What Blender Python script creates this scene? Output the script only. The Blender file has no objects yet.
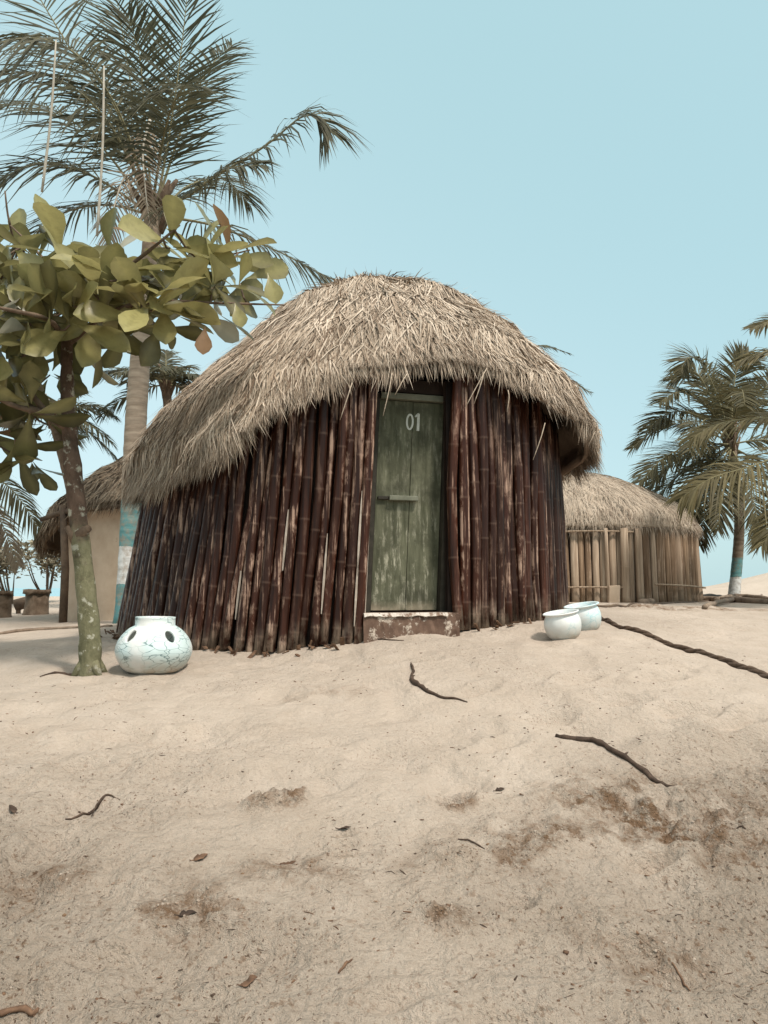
import bpy, math, random
import numpy as np
from mathutils import Vector, Matrix

random.seed(7)
rng = np.random.default_rng(7)
scene = bpy.context.scene
COL = scene.collection
R = math.radians

# ------------------------------------------------------------------ camera
F = 750.0
ZC = 1.35
HOR = 588.0
PITCH = math.atan((HOR - 512.0) / F)
cam_d = bpy.data.cameras.new('camera')
cam = bpy.data.objects.new('camera', cam_d)
COL.objects.link(cam)
cam.location = (0, 0, ZC)
cam.rotation_euler = (math.pi / 2 + PITCH, 0, 0)
cam_d.sensor_fit = 'VERTICAL'
cam_d.sensor_height = 36
cam_d.lens = 36 * F / 1024.0
cam_d.clip_start = 0.05
cam_d.clip_end = 9000
scene.camera = cam


def ray(px, py):
    a, b = (px - 384.0) / F, (512.0 - py) / F
    return np.array([a, math.cos(PITCH) - b * math.sin(PITCH), math.sin(PITCH) + b * math.cos(PITCH)])


def at(px, py, Y):
    d = ray(px, py)
    return np.array([0, 0, ZC]) + d * (Y / d[1])


# ------------------------------------------------------------------ noise
def _hash(ix, iy, seed):
    h = (ix * 374761393 + iy * 668265263 + seed * 1442695041) & 0xFFFFFFFF
    h = ((h ^ (h >> 13)) * 1274126177) & 0xFFFFFFFF
    h = h ^ (h >> 16)
    return (h & 0xFFFF) / 65535.0


def vnoise(x, y, seed=0):
    x = np.asarray(x, float); y = np.asarray(y, float)
    x0 = np.floor(x).astype(np.int64); y0 = np.floor(y).astype(np.int64)
    fx = x - x0; fy = y - y0
    fx = fx * fx * fx * (fx * (fx * 6 - 15) + 10); fy = fy * fy * fy * (fy * (fy * 6 - 15) + 10)
    a = _hash(x0, y0, seed); b = _hash(x0 + 1, y0, seed)
    c = _hash(x0, y0 + 1, seed); d = _hash(x0 + 1, y0 + 1, seed)
    return (a * (1 - fx) + b * fx) * (1 - fy) + (c * (1 - fx) + d * fx) * fy


def fbm(x, y, octs=4, seed=0, gain=0.5):
    s = 0; amp = 1; tot = 0
    x = np.asarray(x, float); y = np.asarray(y, float)
    for o in range(octs):
        s = s + amp * vnoise(x * 2 ** o + 17.3 * o, y * 2 ** o - 9.1 * o, seed + o)
        tot += amp; amp *= gain
    return s / tot


# ------------------------------------------------------------------ ground height
_anch = [(384, 1024, 2.15), (0, 1024, 2.15), (768, 1024, 2.2), (384, 850, 3.05), (0, 850, 3.0), (768, 850, 3.15),
         (384, 740, 4.15), (0, 740, 4.1), (768, 740, 4.05), (92, 671, 5.4), (153, 672, 5.5), (250, 660, 5.9), (352, 643, 6.1), (405, 634, 6.1),
         (430, 636, 6.15), (470, 635, 6.3), (562, 638, 5.9), (520, 622, 6.8), (565, 612, 8.2), (600, 629, 6.5), (605, 620, 7.6),
         (768, 680, 5.0), (690, 650, 6.2), (640, 603, 12.5), (700, 602, 14), (768, 600, 15), (0, 640, 8), (60, 631, 9.5),
         (90, 622, 11), (130, 621, 10), (0, 614, 15), (35, 601, 22), (384, 600, 20), (700, 597, 24), (768, 597, 26)]
_P = np.array([at(*a) for a in _anch] + [np.array([-5, 0, -.22]), np.array([5, 0, -.2]), np.array([-8, 6, .7]), np.array([9, 6, .85]), np.array([10, 12, 1.1]), np.array([-12, 14, .8])])


def _tps(r2):
    return np.where(r2 > 1e-12, r2 * np.log(np.maximum(r2, 1e-12)) * .5, 0)


_n = len(_P)
_K = _tps(((_P[:, None, :2] - _P[None, :, :2]) ** 2).sum(-1)) + np.eye(_n) * 0.35
_A = np.block([[_K, np.c_[np.ones(_n), _P[:, :2]]], [np.c_[np.ones(_n), _P[:, :2]].T, np.zeros((3, 3))]])
_W = np.linalg.solve(_A, np.r_[_P[:, 2], 0, 0, 0])


def base_g(x, y):
    x = np.asarray(x, float); y = np.asarray(y, float)
    xs = np.clip(x, -11, 13); ys = np.clip(y, 0.5, 25)
    shp = np.broadcast(xs, ys).shape
    xs = np.broadcast_to(xs, shp).ravel(); ys = np.broadcast_to(ys, shp).ravel()
    out = np.full(xs.shape, _W[_n]) + _W[_n + 1] * xs + _W[_n + 2] * ys
    for k in range(_n):
        out += _W[k] * _tps((xs - _P[k, 0]) ** 2 + (ys - _P[k, 1]) ** 2)
    out = out.reshape(shp)
    # shore: the sand dips under the sea past ~28 m on the left; a dune on the right
    sh = np.clip((y - 27 - 0.03 * np.abs(x)) / 22, 0, 1)
    out = out - 2.2 * sh * sh * (3 - 2 * sh)
    out = out + 2.1 * np.exp(-((x - 22) / 7.5) ** 2 - ((y - 32) / 6.0) ** 2) + 1.9 * np.exp(-((x - 36) / 9) ** 2 - ((y - 36) / 8.0) ** 2)
    return out


# scattered footprints (x, y, heading, depth); filled below once ground rays work
PRINTS = []


def rough_mask(x, y):
    m = np.clip(fbm(x * .75 + 3.1, y * .9, 3, 40) * 2.6 - 1.05, 0, 1)
    near = np.clip((4.6 - y) / 1.6, 0, 1)
    return np.clip(m * near + 0.25 * near, 0, 1)


DAMP = []   # (x, y, rx, ry, amount)


def detail_g(x, y, full=True):
    x = np.asarray(x, float); y = np.asarray(y, float)
    fade = np.clip((12 - y) / 8, 0, 1) * np.clip((9 - np.abs(x)) / 4, 0, 1)
    d = 0.055 * (fbm(x * .9, y * 1.1, 3, 11) - .5) * fade
    # trodden sand: soft dimples
    dim = fbm(x * 3.1, y * 3.3, 2, 23)
    d = d + (np.clip(dim - .5, 0, 1) * -0.14) * fade
    d = d + 0.03 * (fbm(x * 6.0, y * 6.5, 2, 29) - .5) * fade
    # old footprints run together into humps and hollows
    hum = vnoise(x * 4.3 + 5, y * 4.6, 83)
    d = d + .030 * (np.abs(hum - .5) ** .8 - .35) * fade * np.clip(.35 + 1.6 * (fbm(x * .8 + 20, y * .8, 2, 85) - .4), .1, 1)
    d = d + .022 * (np.clip(vnoise(x * 9.5, y * 9.5, 87) - .55, 0, 1) - .1) * fade * np.clip((5.2 - y) / 2, 0, 1)
    if full:
        rm = rough_mask(x, y)
        d = d + rm * 0.055 * (fbm(x * 13, y * 13, 3, 31, .6) - .5)
        d = d + rm * 0.085 * np.clip(fbm(x * 30, y * 30, 2, 37) - .56, 0, 1)
        for (cx, cy, rx, ry, a) in DAMP:
            e = np.exp(-((x - cx) / rx) ** 2 - ((y - cy) / ry) ** 2)
            d = d + e * a * (0.125 * (fbm(x * 11, y * 11, 3, 51, .65) - .47) + 0.012)
        for (cx, cy, h, dep, ln) in PRINTS:
            c, s = math.cos(h), math.sin(h)
            u = (x - cx) * c + (y - cy) * s; v = -(x - cx) * s + (y - cy) * c
            q = (u / ln) ** 2 + (v / (ln * .42)) ** 2
            d = d - 1.9 * dep * np.exp(-q) + .7 * dep * np.exp(-((np.sqrt(q) - 1.7) / .5) ** 2)
    return d


def g(x, y):
    return float(base_g(x, y) + detail_g(x, y))


def gp(px, py, lift=0.0):
    d = ray(px, py); o = np.array([0, 0, ZC])
    lo, hi = 0.5, None
    t = 0.5
    while t < 60:
        p = o + d * t
        if p[2] < base_g(p[0], p[1]):
            hi = t; break
        lo = t; t += 0.3
    if hi is None:
        hi = 60
    for _ in range(15):
        m = (lo + hi) / 2; p = o + d * m
        if p[2] < base_g(p[0], p[1]): hi = m
        else: lo = m
    p = o + d * hi
    p[2] = g(p[0], p[1]) + lift
    return p


for (px, py, rx, ry, a) in [(640, 800, .38, .16, 1.2), (740, 835, .35, .2, 1.0), (560, 838, .28, .10, .9), (275, 800, .10, .075, 1.9), (455, 799, .07, .05, 1.5),
                            (640, 940, .16, .12, .9), (190, 915, .22, .10, .8), (440, 915, .12, .08, .9), (60, 880, .25, .1, .6), (300, 870, .3, .12, .5),
                            (500, 860, .25, .08, .7), (765, 780, .2, .1, .8), (700, 609, 1.1, .45, .9), (640, 607, .5, .3, .6), (330, 690, .25, .12, .4)]:
    p = gp(px, py); DAMP.append((p[0], p[1], rx, ry, a))
for (px, py, h, dep, ln) in [(275, 801, .3, .075, .075), (452, 798, .1, .035, .07), (346, 833, .2, .018, .04), (346, 842, .2, .018, .04), (346, 851, .2, .018, .04),
                             (545, 715, .3, .03, .14), (620, 700, -.2, .03, .15), (690, 712, .1, .035, .15), (740, 720, .4, .035, .16), (660, 680, .2, .03, .14),
                             (480, 690, .6, .02, .12), (580, 680, .5, .025, .14), (720, 760, .1, .03, .13), (500, 745, .4, .015, .12), (420, 660, .1, .02, .12),
                             (200, 740, .5, .015, .12), (120, 730, .2, .018, .12), (80, 760, .5, .018, .12), (330, 740, .2, .012, .12), (650, 860, .3, .03, .1), (520, 900, .7, .02, .08),
                             (190, 800, .4, .014, .1), (60, 830, .3, .014, .1), (400, 1000, .3, .015, .09), (240, 960, .8, .014, .08), (100, 960, .1, .016, .09)]:
    p = gp(px, py); PRINTS.append((p[0], p[1], h, dep, ln))

# ------------------------------------------------------------------ mesh builder
class MB:
    def __init__(self):
        self.v = []; self.f = []; self.m = []; self.t = []; self.n = 0

    def add(self, verts, faces, tint=0.5, mat=0):
        verts = np.asarray(verts, float).reshape(-1, 3)
        self.v.append(verts)
        if np.isscalar(tint): tint = np.full(len(verts), tint)
        self.t.append(np.asarray(tint, float))
        o = self.n
        for f in faces:
            self.f.append(tuple(int(i) + o for i in f)); self.m.append(mat)
        self.n += len(verts)

    def addnp(self, verts, faces, tint, mat=0):
        """many equal faces at once (faces: int array)"""
        self.v.append(verts.reshape(-1, 3)); self.t.append(np.asarray(tint, float).ravel())
        o = self.n
        self.f.extend(map(tuple, (faces + o).tolist())); self.m.extend([mat] * len(faces))
        self.n += verts.reshape(-1, 3).shape[0]

    def tube(self, pts, rad, sides=8, tint=0.5, mat=0, cap=True):
        pts = [np.asarray(p, float) for p in pts]
        k = len(pts)
        if np.isscalar(rad): rad = [rad] * k
        ref = None; V = []; T = []
        for i in range(k):
            d = pts[min(i + 1, k - 1)] - pts[max(i - 1, 0)]
            d = d / (np.linalg.norm(d) + 1e-9)
            if ref is None:
                ref = np.cross(d, [0, 0, 1.0])
                if np.linalg.norm(ref) < .1: ref = np.cross(d, [0, 1.0, 0])
            ref = ref - d * ref.dot(d); ref = ref / (np.linalg.norm(ref) + 1e-9)
            b = np.cross(d, ref)
            for j in range(sides):
                a = 2 * math.pi * j / sides
                V.append(pts[i] + rad[i] * (math.cos(a) * ref + math.sin(a) * b))
                T.append(tint if np.isscalar(tint) else tint[i])
        fs = []
        for i in range(k - 1):
            for j in range(sides):
                j2 = (j + 1) % sides
                fs.append((i * sides + j, i * sides + j2, (i + 1) * sides + j2, (i + 1) * sides + j))
        if cap:
            fs.append(tuple(range(sides - 1, -1, -1))); fs.append(tuple((k - 1) * sides + j for j in range(sides)))
        self.add(V, fs, np.array(T), mat)

    def box(self, c, half, ax=None, tint=.5, mat=0, jit=0):
        """oriented box; ax = 3 unit axes"""
        if ax is None: ax = np.eye(3)
        V = []
        for sx in (-1, 1):
            for sy in (-1, 1):
                for sz in (-1, 1):
                    V.append(np.asarray(c) + sx * half[0] * ax[0] + sy * half[1] * ax[1] + sz * half[2] * ax[2] + (rng.normal(size=3) * jit if jit else 0))
        self.add(V, [(0, 1, 3, 2), (4, 6, 7, 5), (0, 4, 5, 1), (2, 3, 7, 6), (0, 2, 6, 4), (1, 5, 7, 3)], tint, mat)

    def build(self, name, mats, parent=None, origin=None, smooth=True, bevel=0):
        v = np.concatenate(self.v); t = np.concatenate(self.t)
        pw = np.array(parent['_w']) if parent is not None else np.zeros(3)
        if origin is None: origin = pw if parent is not None else np.zeros(3)
        origin = np.asarray(origin, float)
        me = bpy.data.meshes.new(name)
        me.from_pydata((v - origin).tolist(), [], self.f)
        if not isinstance(mats, (list, tuple)): mats = [mats]
        for m in mats: me.materials.append(m)
        if len(mats) > 1: me.polygons.foreach_set('material_index', np.array(self.m, dtype=np.int32))
        if smooth: me.polygons.foreach_set('use_smooth', np.ones(len(me.polygons), dtype=bool))
        at_ = me.attributes.new('tint', 'FLOAT', 'POINT'); at_.data.foreach_set('value', t.astype(np.float32))
        me.update()
        o = bpy.data.objects.new(name, me); COL.objects.link(o)
        if parent is not None: o.parent = parent
        o.location = Vector(origin - pw); o['_w'] = [float(a) for a in origin]
        if bevel:
            b = o.modifiers.new('bevel', 'BEVEL'); b.width = bevel; b.segments = 2
        return o


def tag(o, label=None, cat=None, group=None, kind=None):
    if label: o['label'] = label
    if cat: o['category'] = cat
    if group: o['group'] = group
    if kind: o['kind'] = kind
    return o


def empty(name, loc, label, cat, group=None):
    o = bpy.data.objects.new(name, None); COL.objects.link(o)
    o.location = Vector([float(a) for a in loc]); o['_w'] = [float(a) for a in loc]
    o.empty_display_size = .2
    return tag(o, label, cat, group)


def catmull(P, n):
    P = [np.asarray(p, float) for p in P]
    P = [2 * P[0] - P[1]] + P + [2 * P[-1] - P[-2]]
    segs = len(P) - 3; out = []
    for i in range(n):
        u = i / (n - 1) * segs; k = min(int(u), segs - 1); t = u - k
        a, b, c, d = P[k:k + 4]
        out.append(.5 * ((2 * b) + (c - a) * t + (2 * a - 5 * b + 4 * c - d) * t * t + (3 * b - a - 3 * c + d) * t ** 3))
    return out


# ------------------------------------------------------------------ materials
class NT:
    def __init__(self, name):
        self.mat = bpy.data.materials.new(name); self.mat.use_nodes = True
        self.t = self.mat.node_tree; self.t.nodes.clear()
        self.out = self.n('ShaderNodeOutputMaterial')

    def n(self, typ, **kw):
        nd = self.t.nodes.new(typ)
        for k, v in kw.items():
            setattr(nd, k, v)
        return nd

    def l(self, a, b): self.t.links.new(a, b)

    def setin(self, nd, key, val):
        s = nd.inputs[key]
        if hasattr(val, 'is_output') or isinstance(val, bpy.types.NodeSocket): self.l(val, s)
        else:
            if isinstance(val, tuple) and len(val) == 3 and s.type == 'RGBA': val = (*val, 1)
            s.default_value = val

    def coord(self, which='Object', scale=(1, 1, 1), rand=False):
        tc = self.n('ShaderNodeTexCoord'); mp = self.n('ShaderNodeMapping')
        self.l(tc.outputs[which], mp.inputs[0]); mp.inputs['Scale'].default_value = scale
        if rand:
            oi = self.n('ShaderNodeObjectInfo')
            m = self.n('ShaderNodeVectorMath', operation='SCALE'); m.inputs[0].default_value = (53, 31, 17)
            self.l(oi.outputs['Random'], m.inputs['Scale']); self.l(m.outputs[0], mp.inputs['Location'])
        return mp.outputs[0]

    def noise(self, vec, scale, detail=4, rough=.55, dist=0):
        nd = self.n('ShaderNodeTexNoise'); self.l(vec, nd.inputs['Vector'])
        nd.inputs['Scale'].default_value = scale; nd.inputs['Detail'].default_value = detail
        nd.inputs['Roughness'].default_value = rough; nd.inputs['Distortion'].default_value = dist
        return nd.outputs['Fac']

    def ramp(self, fac, stops):
        nd = self.n('ShaderNodeValToRGB'); self.l(fac, nd.inputs[0])
        el = nd.color_ramp.elements
        while len(el) < len(stops): el.new(0.5)
        for e, (p, c) in zip(el, stops):
            e.position = p
            e.color = (*c, 1) if isinstance(c, tuple) else (c, c, c, 1)
        return nd.outputs[0]

    def mix(self, fac, a, b, mode='MIX'):
        nd = self.n('ShaderNodeMix', data_type='RGBA', blend_type=mode)
        for s, v in ((nd.inputs[0], fac), (nd.inputs[6], a), (nd.inputs[7], b)):
            if isinstance(v, bpy.types.NodeSocket): self.l(v, s)
            else: s.default_value = (*v, 1) if isinstance(v, tuple) else v
        return nd.outputs[2]

    def math(self, op, a, b=None, c=None, clamp=False):
        nd = self.n('ShaderNodeMath', operation=op, use_clamp=clamp)
        for i, v in enumerate((a, b, c)):
            if v is None: continue
            if isinstance(v, bpy.types.NodeSocket): self.l(v, nd.inputs[i])
            else: nd.inputs[i].default_value = v
        return nd.outputs[0]

    def attr(self, name='tint'):
        nd = self.n('ShaderNodeAttribute'); nd.attribute_name = name
        return nd.outputs['Fac']

    def bump(self, h, strength=.5, dist=.01, normal=None):
        nd = self.n('ShaderNodeBump'); self.l(h, nd.inputs['Height'])
        nd.inputs['Strength'].default_value = strength; nd.inputs['Distance'].default_value = dist
        if normal is not None: self.l(normal, nd.inputs['Normal'])
        return nd.outputs[0]

    def principled(self, color, rough=.7, normal=None, spec=.3, coat=0):
        p = self.n('ShaderNodeBsdfPrincipled')
        self.setin(p, 'Base Color', color); self.setin(p, 'Roughness', rough)
        self.setin(p, 'Specular IOR Level', spec)
        if coat: p.inputs['Coat Weight'].default_value = coat; p.inputs['Coat Roughness'].default_value = .25
        if normal is not None: self.l(normal, p.inputs['Normal'])
        return p

    def done(self, p):
        self.l(p.outputs[0], self.out.inputs['Surface']); return self.mat


def sepz(N, vec):
    s = N.n('ShaderNodeSeparateXYZ'); N.l(vec, s.inputs[0]); return s.outputs


def m_sand():
    N = NT('sand'); c = N.coord('Object')
    rg = N.attr('rough')
    big = N.noise(c, .7, 5, .6); mid = N.noise(c, 5, 6, .65); fine = N.noise(c, 48, 5, .75); grain = N.noise(c, 380, 2, .6)
    clod = N.noise(c, 30, 5, .7)
    col = N.ramp(big, [(.3, (.425, .350, .285)), (.7, (.535, .447, .370))])
    col = N.mix(N.ramp(mid, [(.35, 0.), (.75, .45)]), col, (.33, .255, .188))
    col = N.mix(N.math('MULTIPLY', rg, .38), col, (.33, .25, .175))
    col = N.mix(N.math('MULTIPLY', N.ramp(fine, [(.45, 0.), (.75, .8)]), N.math('ADD', N.math('MULTIPLY', rg, .6), .22)), col, (.25, .18, .12))
    col = N.mix(N.math('MULTIPLY', N.ramp(grain, [(.35, 0.), (.7, 1.)]), .3), col, (.58, .51, .43))
    # damp, freshly turned sand where the attribute says so
    damp = N.math('MULTIPLY', N.math('MULTIPLY', N.attr('tint'), 1.15), N.ramp(N.noise(c, 17, 7, .75), [(.43, .06), (.545, 1.)]), clamp=True)
    col = N.mix(damp, col, (.215, .135, .082))
    blot = N.math('MULTIPLY', N.ramp(N.noise(c, 26, 4, .7), [(.58, 0.), (.66, .75)]), N.math('MULTIPLY', rg, 1.1), clamp=True)
    col = N.mix(blot, col, (.21, .13, .078))
    # specks of organic litter
    patch = N.math('ADD', N.math('MULTIPLY', N.ramp(N.noise(c, 1.6, 4, .6), [(.45, .0), (.62, .6)]), 1.0), N.math('MULTIPLY', rg, .8), clamp=True)
    sp = N.noise(c, 75, 3, .7)
    col = N.mix(N.math('MULTIPLY', N.ramp(sp, [(.61, 0.), (.66, .85)]), patch), col, (.085, .048, .028))
    sp2 = N.noise(N.coord('Object', (1, .35, 1)), 60, 3, .6)
    col = N.mix(N.math('MULTIPLY', N.ramp(sp2, [(.64, 0.), (.68, .8)]), patch), col, (.13, .075, .045))
    h = N.math('ADD', N.math('MULTIPLY', N.noise(c, 20, 6, .65), .7), N.math('MULTIPLY', grain, .10))
    h = N.math('ADD', h, N.math('MULTIPLY', N.math('MULTIPLY', clod, 1.5), N.math('ADD', rg, .15)))
    nrm = N.bump(h, .95, .045)
    return N.done(N.principled(col, .92, nrm, .12))


def m_thatch(name, pale, mid, dark, top=None):
    N = NT(name); c = N.coord('Object')
    t = N.attr('tint')
    col = N.ramp(t, [(0., dark), (.45, mid), (1., pale)])
    nz = N.noise(c, 2.2, 4, .6)
    col = N.mix(N.ramp(nz, [(.4, 0.), (.72, .55)]), col, tuple(a * .62 for a in mid))
    nz2 = N.noise(c, 45, 3, .6)
    col = N.mix(N.ramp(nz2, [(.45, 0.), (.8, .45)]), col, dark)
    nrm = N.bump(nz2, .5, .012)
    return N.done(N.principled(col, .85, nrm, .2))


def m_bamboo(name, dark, red, worn, worn_glint_amt=.5, coat=.35, rough=.42):
    N = NT(name)
    cs = N.coord('Object', (34, 34, 1.3), rand=True); c2 = N.coord('Object', (9, 9, 4), rand=True)
    oi = N.n('ShaderNodeObjectInfo')
    st = N.noise(cs, 1.0, 5, .65)
    col = N.ramp(st, [(.3, dark), (.7, red)])
    col = N.mix(N.math('MULTIPLY', oi.outputs['Random'], .6), col, dark)
    pt = N.noise(c2, 1.0, 6, .7)
    w = N.math('MULTIPLY', N.ramp(st, [(.50, 0.), (.60, 1.)]), N.ramp(pt, [(.45, 0.), (.57, 1.)]))  # pale streaks: peeled skin plus sky glints put into the colour
    rnd = N.n('ShaderNodeMath', operation='FRACT'); N.l(N.math('MULTIPLY', oi.outputs['Random'], 7.31), rnd.inputs[0])
    col = N.mix(N.math('MULTIPLY', N.math('MULTIPLY', w, worn_glint_amt), N.ramp(rnd.outputs[0], [(.1, .12), (.8, 1.)])), col, worn)
    foot = N.math('MULTIPLY', N.ramp(sepz(N, N.coord('Object'))[2], [(.03, 1.), (.24, 0.)]), N.ramp(pt, [(.4, 0.), (.62, .8)]))
    col = N.mix(foot, col, (.30, .235, .175))
    # nodes carry tint > .5
    col = N.mix(N.math('MULTIPLY', N.ramp(N.attr(), [(.55, 0.), (1., 1.)]), .10), col, worn)
    nrm = N.bump(st, .45, .006)
    r = N.math('ADD', N.math('MULTIPLY', pt, .35), rough - .12)
    return N.done(N.principled(col, r, nrm, .14, coat))


def m_leaf(name, a, b, trans=.35, rough=.5, spec=.4):
    N = NT(name); c = N.coord('Object'); t = N.attr()
    col = N.ramp(t, [(0., a), (1., b)])
    nz = N.noise(c, 14, 3, .6)
    col = N.mix(N.ramp(nz, [(.45, 0.), (.8, .4)]), col, tuple(x * .6 for x in a))
    p = N.principled(col, rough, None, spec)
    tr = N.n('ShaderNodeBsdfTranslucent'); N.l(N.mix(.5, col, b), tr.inputs['Color'])
    ms = N.n('ShaderNodeMixShader'); ms.inputs[0].default_value = trans
    N.l(p.outputs[0], ms.inputs[1]); N.l(tr.outputs[0], ms.inputs[2])
    return N.done(ms)


def m_bark(name, a, b, scale=12, spots=None, ring=False, spot_lo=.55):
    N = NT(name); c = N.coord('Object', (1, 1, .6) if not ring else (.5, .5, 3))
    nz = N.noise(c, scale, 6, .65)
    col = N.ramp(nz, [(.3, a), (.7, b)])
    if spots:
        s = N.noise(N.coord('Object'), 16, 5, .65)
        col = N.mix(N.ramp(s, [(spot_lo, 0.), (spot_lo + .12, .85)]), col, spots)
    nrm = N.bump(nz, .6, .02)
    return N.done(N.principled(col, .85, nrm, .15))


TEAL = (.115, .26, .265)
WHITEP = (.62, .62, .60)


def m_palmtrunk(name, bands, a=(.24, .18, .13), b=(.43, .345, .265)):
    """bands: list of (z_low, z_high, colour) painted round the foot"""
    N = NT(name); c = N.coord('Object')
    z = sepz(N, c)[2]
    nz = N.noise(N.coord('Object', (1, 1, 7)), 3.0, 5, .65)
    w = N.n('ShaderNodeTexWave', wave_type='BANDS', bands_direction='Z')
    w.inputs['Scale'].default_value = 2.6; w.inputs['Distortion'].default_value = 9; w.inputs['Detail'].default_value = 3
    N.l(c, w.inputs['Vector'])
    col = N.ramp(nz, [(.3, a), (.7, b)])
    col = N.mix(N.math('MULTIPLY', w.outputs['Fac'], .22), col, tuple(x * .45 for x in a))
    zz = N.math('ADD', z, N.math('MULTIPLY', N.math('SUBTRACT', N.noise(c, 7, 3, .6), .5), .07))
    wear = N.ramp(N.noise(c, 11, 5, .7), [(.38, 0.35), (.55, 1.)])
    for lo, hi, cc in bands:
        f = N.math('MULTIPLY', N.math('GREATER_THAN', zz, lo), N.math('LESS_THAN', zz, hi))
        col = N.mix(N.math('MULTIPLY', f, wear), col, cc)
    h = N.math('ADD', nz, N.math('MULTIPLY', w.outputs['Fac'], .4))
    return N.done(N.principled(col, .85, N.bump(h, .35, .02), .15))


def m_plain(name, a, b, scale=8, rough=.8, bump=.3, worn=None, worn_lo=.55, stretch=(1, 1, 1), wscale=None, spec=.25):
    N = NT(name); c = N.coord('Object', stretch)
    nz = N.noise(c, scale, 6, .65)
    col = N.ramp(nz, [(.3, a), (.7, b)])
    if worn:
        s = N.noise(c, wscale or scale * 2.2, 6, .75)
        col = N.mix(N.ramp(s, [(worn_lo, 0.), (worn_lo + .07, .9)]), col, worn)
    return N.done(N.principled(col, rough, N.bump(nz, bump, .01), spec))


def m_pot(name, crack, lo, amount, tint):
    N = NT(name); c = N.coord('Object')
    nz = N.noise(c, 9, 5, .6)
    col = N.ramp(nz, [(.3, (.60, .60, .57)), (.7, (.74, .75, .73))])
    v = N.n('ShaderNodeTexVoronoi', feature='DISTANCE_TO_EDGE')
    cc = N.coord('Object', (1, 1, 2.3)); dn = N.n('ShaderNodeTexNoise'); N.l(cc, dn.inputs['Vector']); dn.inputs['Scale'].default_value = 6
    add = N.n('ShaderNodeMix', data_type='VECTOR'); add.inputs[0].default_value = .16
    N.l(cc, add.inputs[4]); N.l(dn.outputs['Color'], add.inputs[5]); N.l(add.outputs[1], v.inputs['Vector'])
    v.inputs['Scale'].default_value = 13
    line = N.ramp(v.outputs['Distance'], [(.0, 1.), (.05, 0.)])
    area = N.ramp(N.noise(c, 4.2, 3, .5), [(lo, 0.), (lo + .14, 1.)])
    col = N.mix(N.math('MULTIPLY', area, .35 * amount), col, tint)
    col = N.mix(N.math('MULTIPLY', N.math('MULTIPLY', line, area), amount), col, crack)
    z = sepz(N, c)[2]
    dirt = N.math('MULTIPLY', N.ramp(z, [(.0, 1.), (.15, 0.)]), N.ramp(nz, [(.35, .3), (.6, .9)]))
    col = N.mix(dirt, col, (.42, .32, .23))
    return N.done(N.principled(col, .55, N.bump(nz, .2, .01), .3))


M = {}
M['sand'] = m_sand()
M['thatch'] = m_thatch('old_thatch', (.66, .555, .445), (.425, .335, .25), (.13, .085, .056))
M['thatch_grey'] = m_thatch('grey_thatch', (.52, .435, .345), (.42, .345, .265), (.20, .145, .105))
M['thatch_brown'] = m_thatch('brown_thatch', (.36, .28, .20), (.25, .18, .12), (.06, .04, .028))
M['bamboo'] = m_bamboo('stained_bamboo', (.012, .0048, .003), (.088, .028, .0145), (.46, .31, .23), .95, .16)
M['bamboo_soot'] = m_bamboo('sooty_bamboo', (.010, .005, .0036), (.060, .023, .0135), (.28, .18, .13), .8, .08)
M['pole_pale'] = m_bamboo('pale_pole', (.20, .14, .095), (.45, .35, .255), (.50, .40, .31), .5, 0, .75)
M['pole_brown'] = m_bamboo('brown_pole', (.085, .052, .032), (.34, .235, .15), (.42, .32, .24), .6, 0, .75)
M['slat'] = m_plain('pale_slat', (.28, .22, .175), (.50, .43, .36), 12)
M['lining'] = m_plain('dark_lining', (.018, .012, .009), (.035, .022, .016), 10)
M['door'] = m_plain('green_door_paint', (.055, .057, .036), (.15, .15, .105), 3.5, .75, .35, (.40, .385, .29), .555, (5, 5, .7), 6, .15)
def m_door():
    N = NT('green_door_paint'); c = N.coord('Object', (5, 5, .7)); co = N.coord('Object')
    nz = N.noise(c, 3.5, 6, .65)
    col = N.ramp(nz, [(.3, (.052, .055, .032)), (.7, (.15, .15, .098))])
    z = sepz(N, co)[2]
    low = N.ramp(z, [(.15, 1.), (.95, .35)])
    w = N.noise(c, 6, 6, .75); w2 = N.noise(co, 5, 5, .7)
    m = N.math('MULTIPLY', N.ramp(w, [(.50, 0.), (.60, .95)]), N.ramp(w2, [(.44, 0.), (.58, 1.)]))
    col = N.mix(N.math('MULTIPLY', m, low), col, (.44, .42, .32))
    sm = N.ramp(N.noise(co, 3.2, 5, .65), [(.46, 0.), (.66, .8)])
    col = N.mix(sm, col, (.045, .045, .028))
    kick = N.math('MULTIPLY', N.ramp(z, [(.0, 1.), (.10, 0.)]), N.ramp(w2, [(.35, 0.), (.6, .9)]))
    col = N.mix(kick, col, (.36, .29, .21))
    return N.done(N.principled(col, .75, N.bump(w, .5, .008), .18))


M['door'] = m_door()
M['doorframe'] = m_plain('dark_frame', (.018, .016, .011), (.05, .042, .03), 9, .7)
M['bar'] = m_plain('greenish_timber', (.10, .105, .075), (.20, .20, .15), 9, .7)
M['number'] = m_plain('white_number_paint', (.42, .43, .37), (.62, .62, .56), 14, .7, .2, (.16, .17, .12), .60)
M['step'] = m_plain('red_brown_cement', (.065, .036, .025), (.18, .115, .082), 7, .9, .8, (.52, .44, .36), .53, (1, 1, 1), 9)
M['white_edge'] = m_plain('chipped_white_paint', (.42, .36, .30), (.60, .55, .49), 16, .85, .5, (.15, .09, .06), .50, (1, 1, 1), 14)
M['frond'] = m_leaf('palm_frond', (.044, .043, .024), (.125, .118, .070), .28, .55, .2)
M['frond_olive'] = m_leaf('olive_frond', (.045, .041, .018), (.145, .125, .062), .3, .55, .2)
M['frond_gold'] = m_leaf('yellowing_frond', (.060, .050, .020), (.20, .165, .08), .32, .55, .2)
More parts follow.
